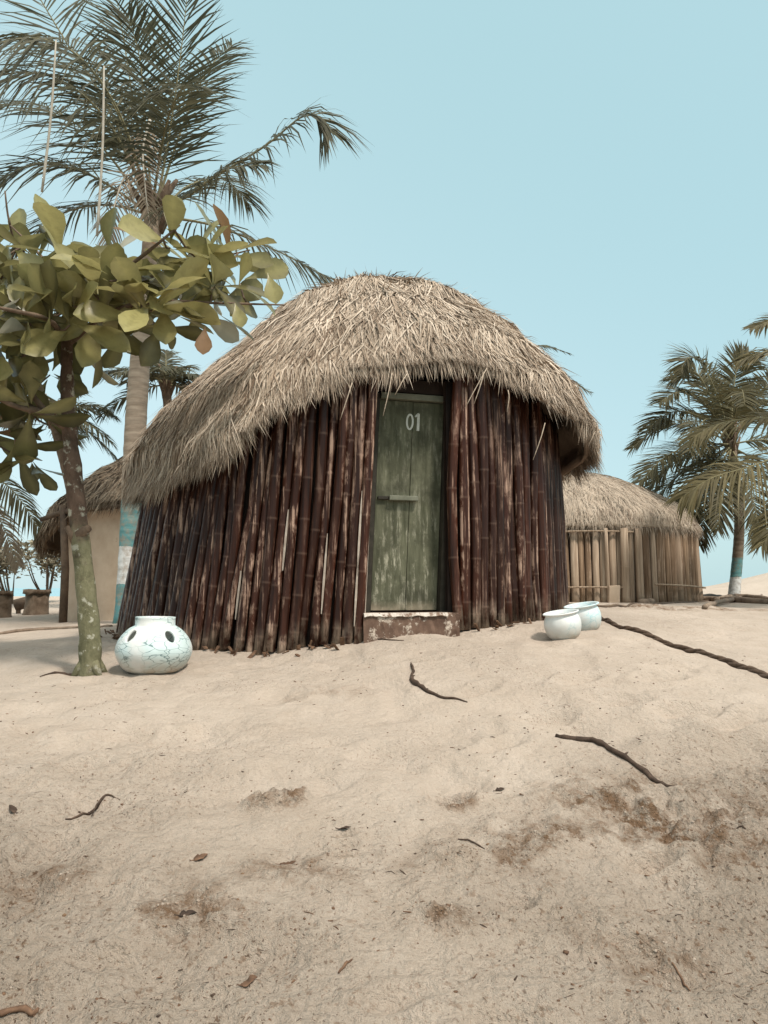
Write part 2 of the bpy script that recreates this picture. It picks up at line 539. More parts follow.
M['frond_dry'] = m_leaf('dry_frond', (.16, .12, .08), (.34, .27, .19), .2, .7)
M['rachis'] = m_plain('frond_stem', (.13, .115, .06), (.26, .23, .13), 10)
M['stalk'] = m_plain('dry_stalk', (.34, .30, .24), (.48, .44, .37), 10)
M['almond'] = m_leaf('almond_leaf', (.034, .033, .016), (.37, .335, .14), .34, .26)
M['almond_pale_sheen'] = m_leaf('pale_sheen_leaf', (.30, .285, .21), (.52, .50, .40), .3, .4)  # pale undersides; the whitish tone stands in for glossy reflections
M['almond_old'] = m_leaf('ageing_leaf', (.17, .10, .045), (.33, .20, .11), .35, .5)
def m_almond_bark():
    N = NT('mossy_bark'); c = N.coord('Object', (1, 1, .6)); co = N.coord('Object')
    nz = N.noise(c, 10, 6, .7); n2 = N.noise(co, 5, 5, .65)
    low = N.ramp(nz, [(.3, (.075, .072, .040)), (.55, (.17, .16, .095)), (.75, (.23, .205, .14))])
    high = N.ramp(nz, [(.3, (.055, .036, .026)), (.7, (.165, .11, .08))])
    zz = N.math('ADD', sepz(N, co)[2], N.math('MULTIPLY', N.math('SUBTRACT', n2, .5), .5))
    col = N.mix(N.ramp(zz, [(.98, 0.), (1.0, 1.)]), low, high)
    zz2 = N.math('ADD', N.math('MULTIPLY', zz, .5), .0)
    nd = N.ramp(zz2, [(.46, 0.), (.56, 1.)]); col = N.mix(nd, low, high)
    col = N.mix(N.ramp(N.noise(co, 13, 5, .65), [(.56, 0.), (.63, .85)]), col, (.40, .385, .31))
    col = N.mix(N.ramp(N.noise(co, 7, 6, .7), [(.55, 0.), (.68, .75)]), col, (.06, .045, .032))
    return N.done(N.principled(col, .9, N.bump(nz, .8, .025), .12))


M['almond_bark'] = m_almond_bark()
M['brown_bark'] = m_bark('brown_bark', (.075, .050, .034), (.19, .135, .095), 12, (.36, .31, .26), False, .62)
M['shrub'] = m_leaf('shrub_leaf', (.10, .085, .05), (.34, .30, .21), .3, .5)
M['mud'] = m_plain('mud_plaster', (.42, .31, .22), (.55, .43, .32), 2.5, .9, .5, (.30, .21, .145), .66)
M['post'] = m_plain('dark_post', (.05, .035, .025), (.13, .09, .06), 7)
M['rope'] = m_plain('dark_rope', (.045, .030, .021), (.12, .08, .055), 25, .9, .8)
M['stick'] = m_plain('dead_stick', (.022, .014, .010), (.10, .065, .045), 22, .8, .8, (.25, .19, .14), .66)
M['litter'] = m_plain('brown_litter', (.06, .032, .02), (.19, .11, .065), 30, .8)
M['drift'] = m_plain('driftwood', (.10, .07, .05), (.30, .23, .17), 7, .85, .6)
M['stump'] = m_plain('weathered_stump', (.10, .065, .042), (.26, .19, .135), 8, .85, .7)
M['pot_a'] = m_pot('crackled_white_pot', (.05, .12, .13), .40, 1.0, (.24, .52, .54))
M['pot_b'] = m_pot('white_pot', (.30, .50, .54), .46, .6, (.36, .62, .68))
M['pot_c'] = m_pot('bluish_pot', (.25, .52, .58), .36, .8, (.28, .60, .68))
M['sea'] = m_plain('sea', (.16, .34, .40), (.22, .42, .48), .05, .25, .3)

# ------------------------------------------------------------------ sky and sun
SUN_EL, SUN_AZ = 57, 138      # azimuth clockwise from +Y (camera looks along +Y): behind the camera, to its right
world = bpy.data.worlds.new('World'); scene.world = world; world.use_nodes = True
wt = world.node_tree; wt.nodes.clear()
wo = wt.nodes.new('ShaderNodeOutputWorld'); bg = wt.nodes.new('ShaderNodeBackground')
sk = wt.nodes.new('ShaderNodeTexSky'); sk.sky_type = 'NISHITA'; sk.sun_disc = False
sk.sun_elevation = R(SUN_EL); sk.sun_rotation = R(SUN_AZ)
sk.air_density = 1.0; sk.dust_density = 2.5; sk.ozone_density = 1.0
mx = wt.nodes.new('ShaderNodeMix'); mx.data_type = 'RGBA'; mx.inputs[0].default_value = .72
# thin bright overcast veil: pale blue low down, plus a broad whitish glow added overhead, out of view, to neutralise the light
tcw = wt.nodes.new('ShaderNodeTexCoord'); dot = wt.nodes.new('ShaderNodeVectorMath'); dot.operation = 'DOT_PRODUCT'
nrmw = wt.nodes.new('ShaderNodeVectorMath'); nrmw.operation = 'NORMALIZE'
wt.links.new(tcw.outputs['Generated'], nrmw.inputs[0]); wt.links.new(nrmw.outputs[0], dot.inputs[0])
_a, _e = R(150), R(76)
dot.inputs[1].default_value = (math.sin(_a) * math.cos(_e), math.cos(_a) * math.cos(_e), math.sin(_e))
mrw = wt.nodes.new('ShaderNodeMapRange'); mrw.interpolation_type = 'SMOOTHERSTEP'
mrw.inputs['From Min'].default_value = .52; mrw.inputs['From Max'].default_value = .98
wt.links.new(dot.outputs['Value'], mrw.inputs['Value'])
vm = wt.nodes.new('ShaderNodeMix'); vm.data_type = 'RGBA'
sx = wt.nodes.new('ShaderNodeSeparateXYZ'); wt.links.new(nrmw.outputs[0], sx.inputs[0])
# haze whitens the sky low down and to the left of the view
zl_ = wt.nodes.new('ShaderNodeMath'); zl_.operation = 'MULTIPLY_ADD'; zl_.inputs[1].default_value = .55
wt.links.new(sx.outputs[0], zl_.inputs[0]); wt.links.new(sx.outputs[2], zl_.inputs[2])
hz_ = wt.nodes.new('ShaderNodeMapRange'); hz_.interpolation_type = 'SMOOTHSTEP'
hz_.inputs['From Min'].default_value = -.25; hz_.inputs['From Max'].default_value = .72
wt.links.new(zl_.outputs[0], hz_.inputs['Value'])
low = wt.nodes.new('ShaderNodeMix'); low.data_type = 'RGBA'; low.inputs[6].default_value = (7.3, 9.5, 9.75, 1); low.inputs[7].default_value = (5.1, 7.8, 8.15, 1)
wt.links.new(hz_.outputs[0], low.inputs[0]); wt.links.new(low.outputs[2], vm.inputs[6])
wt.links.new(mrw.outputs[0], vm.inputs[0]); vm.inputs[7].default_value = (20, 19.0, 17.4, 1)
wt.links.new(sk.outputs[0], mx.inputs[6]); wt.links.new(vm.outputs[2], mx.inputs[7]); wt.links.new(mx.outputs[2], bg.inputs[0])
bg.inputs[1].default_value = .09
wt.links.new(bg.outputs[0], wo.inputs[0])
sd = bpy.data.lights.new('sun', 'SUN'); sd.energy = 2.9; sd.angle = R(7); sd.color = (1, .93, .84)
so = bpy.data.objects.new('sun', sd); COL.objects.link(so)
az = R(SUN_AZ); el = R(SUN_EL)
sdir = Vector((math.sin(az) * math.cos(el), math.cos(az) * math.cos(el), math.sin(el)))
so.rotation_euler = (-sdir).to_track_quat('-Z', 'Y').to_euler()
so.location = (3, -4, 9)
vs = scene.view_settings
vs.view_transform = 'Standard'; vs.look = 'None'; vs.gamma = 1; vs.use_curve_mapping = False; vs.exposure = .35
try: scene.display_settings.display_device = 'sRGB'
except Exception: pass

# ------------------------------------------------------------------ ground + sea
def spaced(lo_fine, hi_fine, step, lo, hi, grow=1.12):
    a = list(np.arange(lo_fine, hi_fine + step / 2, step))
    s = step; x = a[-1]
    while x < hi:
        s *= grow; x += s; a.append(x)
    s = step; x = a[0]
    while x > lo:
        s *= grow; x -= s; a.insert(0, x)
    return np.array(a)


gx = spaced(-2.9, 2.9, .0115, -500, 500, 1.055)
gy = spaced(1.7, 5.4, .0115, -40, 75, 1.03)
XX, YY = np.meshgrid(gx, gy)
ZZ = base_g(XX, YY) + detail_g(XX, YY)
dm = np.zeros_like(ZZ)
for (cx, cy, rx, ry, a) in DAMP:
    dm += np.exp(-((XX - cx) / (rx * 1.15)) ** 2 - ((YY - cy) / (ry * 1.15)) ** 2) * min(a, 1.7)
dm = np.clip(dm * np.clip(.25 + 3.2 * (fbm(XX * 8, YY * 8, 4, 77, .6) - .42), 0, 1.2), 0, 1.0)
ny, nx = XX.shape


def gv(x, y):
    x = np.asarray(x, float); y = np.asarray(y, float)
    i = np.clip(np.searchsorted(gx, x) - 1, 0, nx - 2); j = np.clip(np.searchsorted(gy, y) - 1, 0, ny - 2)
    u = (x - gx[i]) / (gx[i + 1] - gx[i]); v = (y - gy[j]) / (gy[j + 1] - gy[j])
    return (ZZ[j, i] * (1 - u) + ZZ[j, i + 1] * u) * (1 - v) + (ZZ[j + 1, i] * (1 - u) + ZZ[j + 1, i + 1] * u) * v


def g(x, y):
    return float(gv(x, y))


me = bpy.data.meshes.new('sand_ground')
me.vertices.add(nx * ny); me.vertices.foreach_set('co', np.stack([XX, YY, ZZ], -1).astype(np.float32).ravel())
idx = np.arange(nx * ny).reshape(ny, nx)
q = np.stack([idx[:-1, :-1], idx[:-1, 1:], idx[1:, 1:], idx[1:, :-1]], -1).reshape(-1, 4)
me.loops.add(q.size); me.loops.foreach_set('vertex_index', q.ravel().astype(np.int32))
me.polygons.add(len(q)); me.polygons.foreach_set('loop_start', np.arange(0, q.size, 4, dtype=np.int32))
me.polygons.foreach_set('use_smooth', np.ones(len(q), dtype=bool))
me.update(calc_edges=True)
rgh = np.clip(rough_mask(XX, YY) * .8 + dm * .6 + .35 * np.clip((3.6 - YY) / 1.4, 0, 1) + .5 * np.clip(fbm(XX * .6 + 4, YY * .8, 3, 91) * 3 - 1.5, 0, 1) * np.clip((6 - YY) / 2, 0, 1), 0, 1)
ta = me.attributes.new('rough', 'FLOAT', 'POINT'); ta.data.foreach_set('value', rgh.astype(np.float32).ravel())
ta = me.attributes.new('tint', 'FLOAT', 'POINT'); ta.data.foreach_set('value', dm.astype(np.float32).ravel())
me.materials.append(M['sand'])
go = bpy.data.objects.new('sand_ground', me); COL.objects.link(go); tag(go, kind='structure')
mb = MB(); zs = ZC - .95
mb.add([(-4000, 30, zs), (4000, 30, zs), (4000, 6000, zs), (-4000, 6000, zs)], [(0, 1, 2, 3)])
tag(mb.build('sea', M['sea'], smooth=False), kind='structure')


# ------------------------------------------------------------------ thatched roofs
def thatch_roof(name, parent, cx, cy, prof, eave, n, mat, front=.7, lump=.05, wid=(.004, .009), length=(.28, .6), fringe=.18, thick=.13, base_tint=.22, coarse=0, spikes=0,
                seed=1, course=.5, fly=.03, nfr=4000, warp=None, top_brown=0., lift=.03):
    r_ = np.random.default_rng(seed)
    pr = np.array(prof, float)
    s = np.r_[0, np.cumsum(np.hypot(np.diff(pr[:, 0]), np.diff(pr[:, 1])))]
    sd_ = np.linspace(0, s[-1], 200)
    rr = np.interp(sd_, s, pr[:, 0]); zz = np.interp(sd_, s, pr[:, 1])
    for _ in range(14):                      # smooth the polyline
        rr[1:-1] = (rr[:-2] + rr[1:-1] * 2 + rr[2:]) / 4; zz[1:-1] = (zz[:-2] + zz[1:-1] * 2 + zz[2:]) / 4
    ea = np.array(eave, float)

    def smax(phi):
        ze = np.interp(np.degrees(phi), ea[:, 0], ea[:, 1])
        return np.interp(-ze, -zz, sd_)

    def S(phi, q_, off):
        r0 = np.interp(q_, sd_, rr); z0 = np.interp(q_, sd_, zz)
        dr = np.interp(q_ + .05, sd_, rr) - np.interp(q_ - .05, sd_, rr); dz = np.interp(q_ + .05, sd_, zz) - np.interp(q_ - .05, sd_, zz)
        ln = np.hypot(dr, dz) + 1e-6; nr = -dz / ln; nz = dr / ln
        fr = np.mod(q_ / course + .35 * fbm(phi * 3 + 50, q_ * .8, 2, seed), 1.0)
        h = lump * (fbm(phi * 4 + 30, q_ * 2.2, 3, seed + 3) - .5) * 2 + .06 * (fr - .5) * np.clip(q_ / .6, 0, 1) + off
        r1 = r0 + nr * h; z1 = z0 + nz * h
        P = np.stack([cx + r1 * np.sin(phi), cy - r1 * np.cos(phi), z1], -1)
        if warp: P = warp(P)
        return P
    mb = MB()
    na, ns = 200, 46
    ph = np.linspace(-math.pi, math.pi, na, endpoint=False)
    PH, U = np.meshgrid(ph, np.linspace(0, 1, ns), indexing='ij')
    Q = U * smax(PH)
    outer = S(PH, Q, -.03); inner = S(PH, Q, -thick - .03)
    V = np.concatenate([outer.reshape(-1, 3), inner.reshape(-1, 3)])
    fs = []
    o2 = na * ns
    for i in range(na):
        i2 = (i + 1) % na
        for j in range(ns - 1):
            a, b, c, d = i * ns + j, i2 * ns + j, i2 * ns + j + 1, i * ns + j + 1
            fs.append((a, d, c, b)); fs.append((a + o2, b + o2, c + o2, d + o2))
        a, b = i * ns + ns - 1, i2 * ns + ns - 1
        fs.append((a, a + o2, b + o2, b))
    mb.add(V, fs, np.full(len(V), base_tint))

    def strands(phi, q0, L, off0, off1, dphi, w, tint):
        k = len(phi)
        p0 = S(phi, q0, off0); p1 = S(phi + dphi * .5, q0 + L * .5, (off0 + off1) * .5 + .006); p2 = S(phi + dphi, q0 + L, off1)
        tv = np.stack([np.cos(phi), np.sin(phi), np.zeros(k)], -1)
        tw = r_.normal(0, .35, (k, 3)); tv = tv + tw; tv /= np.linalg.norm(tv, axis=1)[:, None]
        wv = tv * w[:, None]
        V = np.stack([p0 - wv, p0 + wv, p1 - wv, p1 + wv, p2], 1)
        b = np.arange(k)[:, None] * 5
        T = np.repeat(tint[:, None], 5, 1)
        o = mb.n
        mb.v.append(V.reshape(-1, 3)); mb.t.append(T.ravel()); mb.n += 5 * k
        q4 = (b + np.array([0, 1, 3, 2]) + o).tolist(); q3 = (b + np.array([2, 3, 4]) + o).tolist()
        mb.f.extend(map(tuple, q4)); mb.f.extend(map(tuple, q3)); mb.m.extend([0] * (2 * k))

    def angles(k):
        f = r_.random(k) < front
        return np.where(f, r_.uniform(-1.75, 1.75, k), r_.uniform(-math.pi, math.pi, k))
    phi = angles(n); sm = smax(phi)
    q0 = sm * np.sqrt(r_.random(n)) - .12
    q0 = np.clip(q0, .0, None)
    L = r_.uniform(*length, n); L = np.minimum(L, sm - q0 + r_.uniform(.0, .6 * fringe, n))
    off0 = r_.uniform(-.02, .012, n); off1 = r_.uniform(.0, lift, n) + np.where(r_.random(n) < fly, r_.uniform(0, .09, n), 0)
    dphi = r_.normal(0, .095, n) * (L / .45) * 1.2 / np.maximum(np.interp(q0, sd_, rr), .35)
    clump = fbm(phi * 26 + 80, q0 * 3.2, 2, seed + 9)
    tint = np.clip(r_.normal(.5, .27, n) + (clump - .5) * 1.7 + .12 - top_brown * np.clip(1 - q0 / 1.0, 0, 1), 0, 1)
    strands(phi, q0, L, off0, off1, dphi, r_.uniform(*wid, n), tint)
    if coarse:                       # stiff broad blades lying loose on top
        k = coarse; phi = angles(k); sm = smax(phi); q0 = np.clip(sm * np.sqrt(r_.random(k)) - .15, 0, None)
        L = np.minimum(r_.uniform(.25, .6, k), sm - q0 + r_.uniform(-.05, .12, k))
        strands(phi, q0, L, r_.uniform(-.015, .01, k), r_.uniform(.0, .06, k), r_.normal(0, .16, k) / np.maximum(np.interp(q0, sd_, rr), .35) * L * 2,
                r_.uniform(.005, .0105, k), np.clip(r_.normal(.62, .3, k) - top_brown * np.clip(1.2 - q0, 0, 1), 0, 1))
    if spikes:                       # stray stalks standing off the slope
        k = spikes; phi = angles(k); sm = smax(phi); q0 = r_.uniform(.3, .92, k) * sm
        strands(phi, q0, r_.uniform(.05, .22, k), np.zeros(k), r_.uniform(.04, .17, k), r_.normal(0, .05, k), r_.uniform(.003, .006, k), r_.uniform(.1, .8, k))
    # the ragged fringe at the eave
    phi = angles(nfr); sm = smax(phi)
    rag = fbm(phi * 22 + 10, phi * 0, 3, seed + 5)
    q0 = sm - r_.uniform(.12, .4, nfr); L = sm - q0 + fringe * (r_.random(nfr) ** 1.6) * (.35 + 1.3 * rag) * 1.1
    dphi = r_.normal(0, .035, nfr)
    strands(phi, q0, L, r_.uniform(-thick, .0, nfr), r_.uniform(-thick * .9, .02, nfr), dphi, r_.uniform(*wid, nfr), np.clip(r_.normal(.5, .25, nfr), 0, 1))
    o = mb.build(name, mat, parent)
    return o, S, smax


# ------------------------------------------------------------------ main hut
HX, HY, HR = -.42, 8.5, 2.38
hz = g(HX, HY - HR)
hut = empty('thatched_hut', (HX, HY, hz), 'round hut of dark reddish bamboo poles with shaggy thatch and a green door numbered 01', 'hut')
prof = [(0, 3.20), (.4, 3.19), (.8, 3.10), (1.35, 2.83), (1.88, 2.36), (2.30, 1.84), (2.52, 1.38), (2.62, .95), (2.68, .45)]
prof = [(r, z + ZC) for r, z in prof]
eave = [(-180, 1.0), (-110, 1.0), (-70, .90), (-55, .86), (-42, .83), (-30, .98), (-25, 1.10), (-15, 1.47), (0, 1.72), (10, 1.82), (20, 1.90), (30, 1.89),
        (40, 1.77), (50, 1.60), (60, 1.44), (80, 1.36), (110, 1.25), (180, .95)]
eave = [(a, z + ZC + .115 - .09 - .075 * 2.5 * math.sin(R(a)) ) for a, z in eave]


def tilt(P):
    P = P.copy(); dx = P[..., 0] - (HX + .21)
    u = np.clip((P[..., 2] - ZC - .85) / 2.35, 0, 1.05)
    q_ = np.clip(-dx / .9, 0, 1); q_ = q_ * q_ * (3 - 2 * q_)          # the left slope runs straighter, almost like a cone
    P[..., 0] = HX + .21 + dx * (1 - q_ * .19 * (lambda t: t * t * (3 - 2 * t))(np.clip((u - .28) / .55, 0, 1)))
    P[..., 2] += .055 + .075 * (P[..., 0] - HX); return P


prof = [(r * .975, z + .03 * max(0, 1 - r)) for r, z in prof]
thatch_roof('thatch_roof', hut, HX + .21, HY - .20, prof, eave, 84000, M['thatch'], seed=4, nfr=13000, fringe=.22, top_brown=.62, warp=tilt, base_tint=.06, coarse=7000, thick=.06, spikes=260, wid=(.0030, .0080), lump=.055, fly=.035, lift=.028, length=(.3, .7))


def lean(phi):
    return np.interp(math.degrees(phi), [-180, -110, -80, -40, -25, 0, 24, 60, 80, 180], [0, .14, .16, .15, .10, .065, .0, -.02, -.03, 0])


def wall_pt(phi, r, z, zb):
    return np.array([HX + r * math.sin(phi) + lean(phi) * (z - zb), HY - r * math.cos(phi), z])


# dark inner lining of the wall
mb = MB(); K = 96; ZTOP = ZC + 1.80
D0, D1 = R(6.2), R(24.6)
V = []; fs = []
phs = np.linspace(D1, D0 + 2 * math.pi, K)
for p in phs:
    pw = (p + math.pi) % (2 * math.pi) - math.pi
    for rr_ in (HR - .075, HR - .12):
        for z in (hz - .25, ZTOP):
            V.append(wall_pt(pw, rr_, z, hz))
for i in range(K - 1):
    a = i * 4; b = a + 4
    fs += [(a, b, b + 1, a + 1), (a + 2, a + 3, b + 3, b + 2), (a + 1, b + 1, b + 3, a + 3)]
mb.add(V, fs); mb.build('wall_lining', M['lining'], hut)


def bamboo_pole(parent, name, base, top, r, mats, r_, sides=9, nodes=(.28, .6), bend=.016):
    mb = MB(); base = np.asarray(base); top = np.asarray(top)
    L = np.linalg.norm(top - base)
    st = [0.0]; tv = [.3]; rv = [1.0]
    x = r_.uniform(.05, .3)
    while x < L - .06:
        st += [x - .018, x, x + .018]; tv += [.4, 1.0, .4]; rv += [1.0, 1.03, .985]
        x += r_.uniform(*nodes)
    st.append(L); tv.append(.4); rv.append(.95)
    ph1, ph2 = r_.uniform(0, 6.28, 2); b1 = r_.normal(0, bend, 2)
    P = []
    for s_ in st:
        u = s_ / L
        P.append(base + (top - base) * u + np.array([b1[0] * math.sin(ph1 + u * 5), b1[1] * math.sin(ph2 + u * 4.1), 0]))
    mb.tube(P, [r * k for k in rv], sides, tv)
    return mb.build(name, mats, parent, origin=base)


pr_ = np.random.default_rng(12)
poles = []
phi = D0; cnt = 0
while phi > R(-116):
    r = pr_.uniform(.038, .051)
    phi -= (r + .0015) / HR
    poles.append((phi, r)); phi -= (r + .0015) / HR
phi = D1
while phi < R(112):
    r = pr_.uniform(.038, .051)
    phi += (r + .0015) / HR
    poles.append((phi, r)); phi += (r + .0015) / HR
poles = [p for p in sorted(poles, key=lambda p: abs(p[0]))][:99]
for phi, r in poles:
    rad = HR + pr_.uniform(-.018, .018)
    b = wall_pt(phi, rad, 0, 0)
    zb = g(b[0], b[1])
    base = wall_pt(phi, rad, zb - .03 + pr_.uniform(-.01, .05), zb)
    dj = pr_.normal(0, .008)
    ze_ = float(np.interp(math.degrees(phi), [e[0] for e in eave], [e[1] for e in eave])) + .075 * 2.5 * math.sin(phi)
    top = wall_pt(phi + dj, rad - .02, min(max(ze_ + .22, ZC + 1.45), ZC + 1.98) + pr_.uniform(-.06, .03), zb)
    bamboo_pole(hut, 'bamboo_pole', base, top, r * .98, M['bamboo'] if phi < R(24) or (phi < R(36) and pr_.random() < .9) or pr_.random() < .5 else M['bamboo_soot'], pr_)
# pale split slats wedged into a few gaps
for px, z0, z1 in [(352, .55, 1.25), (346, .15, .72), (322, .25, .9), (276, .6, 1.1), (236, .2, .6)]:
    best = min(poles, key=lambda p: abs(384 + F * wall_pt(p[0], HR, hz + z0, hz)[0] / wall_pt(p[0], HR, hz, hz)[1] - px))
    ph_ = best[0] + best[1] / HR
    mb = MB(); pts = [wall_pt(ph_, HR + .022, hz + z0 + (z1 - z0) * u, hz) for u in np.linspace(0, 1, 6)]
    n_ = np.array([math.sin(ph_), -math.cos(ph_), 0]); t_ = np.array([math.cos(ph_), math.sin(ph_), 0])
    Vv = []; w_ = [.003, .007, .009, .008, .006, .002]
    for p, w in zip(pts, w_):
        for sx, sy in ((-1, 0), (1, 0), (1, .012), (-1, .012)): Vv.append(p + t_ * w * sx + n_ * sy)
    fs = [(i * 4 + j, i * 4 + (j + 1) % 4, i * 4 + 4 + (j + 1) % 4, i * 4 + 4 + j) for i in range(5) for j in range(4)] + [(3, 2, 1, 0), (20, 21, 22, 23)]
    mb.add(Vv, fs); o = mb.build('split_slat', M['slat'], hut, smooth=False)

# doorway
DPH = R(15.4); dn = np.array([math.sin(DPH), -math.cos(DPH), 0]); dt = np.array([math.cos(DPH), math.sin(DPH), 0]); up = np.array([0, 0, 1.0])
dc = np.array([HX, HY, 0]) + dn * (HR * math.cos(R(9.2)))         # middle of the opening chord
zsill = at(405, 613, dc[1])[2]
ztop = at(412, 388, dc[1])[2]
DH = ztop - zsill
sh = lambda z: dt * (.045 * (z - zsill))                             # the doorway leans a little like the wall


def dbox(mb, t0, t1, n0, n1, z0, z1, tint=.5, mat=0, sub=1):
    V = []
    for z in (z0, z1):
        for (t, n) in ((t0, n0), (t1, n0), (t1, n1), (t0, n1)):
            V.append(dc + dt * t + dn * n + up * z + sh(z))
    mb.add(V, [(0, 1, 2, 3), (7, 6, 5, 4), (0, 4, 5, 1), (1, 5, 6, 2), (2, 6, 7, 3), (3, 7, 4, 0)], tint, mat)


HW = HR * math.sin(R(9.2))      # half opening
mb = MB(); dbox(mb, -HW - .0, -HW + .012, -.10, .012, zsill, ztop - .01); mb.build('jamb_edge', M['slat'], hut, smooth=False, bevel=.003)
mb = MB(); dbox(mb, -HW + .013, -HW + .106, -.30, -.20, zsill, ztop); mb.build('door_jamb', M['doorframe'], hut, smooth=False, bevel=.004)
mb = MB(); dbox(mb, HW - .056, HW, -.30, -.15, zsill, ztop); mb.build('door_jamb', M['doorframe'], hut, smooth=False, bevel=.004)
mb = MB(); dbox(mb, -HW + .109, HW - .058, -.27, -.17, ztop - .055, ztop + .0); mb.build('lintel', M['bar'], hut, smooth=False, bevel=.005)
mb = MB(); dbox(mb, -HW - .03, HW + .03, -.30, -.19, ztop + .012, ZTOP + .02); mb.build('transom_board', M['lining'], hut, smooth=False)  # near-black board put in to deepen the shade over the door
door = MB()
edges = [-HW + .108, .035, HW - .058]
for i in range(2):
    dbox(door, edges[i] + .0025, edges[i + 1] - .0025, -.25 - .002 * i, -.218 - .004 * (i == 1), zsill + .015, ztop - .06, .3 + .2 * i)
door_o = door.build('door', M['door'], hut, origin=dc + up * zsill, smooth=False, bevel=.004)
zb_ = at(405, 497, dc[1] + .1)[2]
mb = MB(); dbox(mb, -.16, .10, -.217, -.165, zb_ - .022, zb_ + .02)
mb.build('door_bar', M['bar'], door_o, smooth=False, bevel=.006)
mb = MB(); dbox(mb, -.255, -.162, -.217, -.19, zb_ - .014, zb_ + .014)
mb.build('bolt', M['doorframe'], door_o, smooth=False, bevel=.004)
# the painted number 01


def stroke(mb, pts, w):
    k = len(pts); V = []; fs = []
    for i, p in enumerate(pts):
        p = np.array(p); a = np.array(pts[max(i - 1, 0)]); b = np.array(pts[min(i + 1, k - 1)])
        d = b - a; d = d / np.linalg.norm(d); nn = np.array([-d[1], d[0]])
        for sgn in (-1, 1):
            q = p + nn * w * sgn / 2
            z = zn + q[1]
            for off in (-.2225, -.2135):
                V.append(dc + dt * (q[0] + tn) + dn * off + up * z + sh(z))
    for i in range(k - 1):
        a = i * 4; b = a + 4
        fs += [(a + 1, b + 1, b + 3, a + 3), (a, a + 1, b + 1, b), (a + 2, b + 2, b + 3, a + 3), (a, b, b + 2, a + 2)]
    fs += [(0, 1, 3, 2), (b, b + 2, b + 3, b + 1)]
    mb.add(V, fs)


Ydoor = dc[1] + .215
pc = at(421.5, 421.5, Ydoor); zn = pc[2]
tn = (pc[0] - dc[0]) * dt[0] + (pc[1] - dc[1] - 0) * 0 - .045 * (zn - zsill)
pxm = Ydoor / F
mb = MB()
stroke(mb, [(-4.3 * pxm + 3.1 * pxm * math.cos(a), 7.6 * pxm * math.sin(a)) for a in np.linspace(0, 2 * math.pi, 20)], 1.9 * pxm)
stroke(mb, [(1.6 * pxm, 5.6 * pxm), (3.1 * pxm, 7.6 * pxm), (4.8 * pxm, 9.2 * pxm)], 1.7 * pxm)
stroke(mb, [(4.6 * pxm, 9.0 * pxm), (4.75 * pxm, 0), (4.7 * pxm, -8.8 * pxm)], 2.7 * pxm)
mb.build('door_number', M['number'], door_o, smooth=False)
# door step
mb = MB(); gs = g(dc[0] + .1, dc[1])
K = 24; Vt = []; Fs = []
rows = [(zsill - .0, -.29), (zsill - .0, .05), (zsill - .018, .062), (gs + .03, .075), (gs - .12, .085)]
for i in range(K):
    t = -HW - .02 + (2 * HW + .04 + .02) * i / (K - 1)
    for j, (z, n) in enumerate(rows):
        jz = (fbm(t * 25, j * 3.1, 2, 5) - .5) * .018 * (j > 0)
        Vt.append(dc + dt * t + dn * (n + (fbm(t * 18 + 7, j * 2.7, 2, 6) - .5) * .03 * (j > 0)) + up * (z + jz))
for i in range(K - 1):
    for j in range(len(rows) - 1):
        a = i * len(rows) + j
        Fs.append((a, a + 1, a + len(rows) + 1, a + len(rows)))
mb.add(Vt, Fs)
stepo = mb.build('door_step', M['step'], hut, smooth=False)
mb = MB(); Vt = []; Fs = []
for i in range(30):
    t = -HW - .015 + (2 * HW - .05) * i / 29
    dd = .012 + .03 * fbm(t * 30, 3, 3, 8)
    for z, n in ((zsill + .003, -.02), (zsill + .004, .056 + .01 * fbm(t * 20, 1, 2, 3)), (zsill - dd * .8, .083)): Vt.append(dc + dt * t + dn * n + up * z)
for i in range(29):
    for j in range(2):
        a = i * 3 + j; Fs.append((a, a + 1, a + 4, a + 3))
mb.add(Vt, Fs); o = mb.build('painted_edge', M['white_edge'], stepo, smooth=False)
s_ = o.modifiers.new('solid', 'SOLIDIFY'); s_.thickness = .006
# broken wall end on the right of the step
mb = MB()
p = gp(452, 628)
for k in range(9):
    c = p + np.array([rng.uniform(-.1, .07), rng.uniform(-.08, .08), rng.uniform(-.02, .07)])
    h = rng.uniform(.025, .06, 3)
    ax = np.array(Matrix.Rotation(rng.uniform(-.5, .5), 3, 'Z') @ Matrix.Rotation(rng.uniform(-.4, .4), 3, 'X'))
    mb.box(c, h, ax, .5, 0, .008)
mb.build('step_rubble', M['step'], hut, smooth=False, bevel=.008)
# long loose straws hanging over the doorway
for (x0, y0, x1, y1, dy) in [(392, 385, 383, 416, 5.78), (352, 395, 340, 420, 5.8), (407, 386, 395, 395, 5.8), (487, 380, 465, 408, 5.95), (545, 435, 533, 460, 6.4), (484, 384, 474, 404, 5.9), (508, 402, 507, 412, 6.1)]:
    a = at(x0, y0 - 12, dy); b = at(x1, y1, dy - .03); m_ = (a + b) / 2 + np.array([.01, -.02, .02])
    mb = MB(); mb.tube(catmull([a, m_, b], 7), [.004, .0045, .0045, .004, .004, .0035, .002], 5, .6); mb.build('loose_straw', M['thatch'], hut)

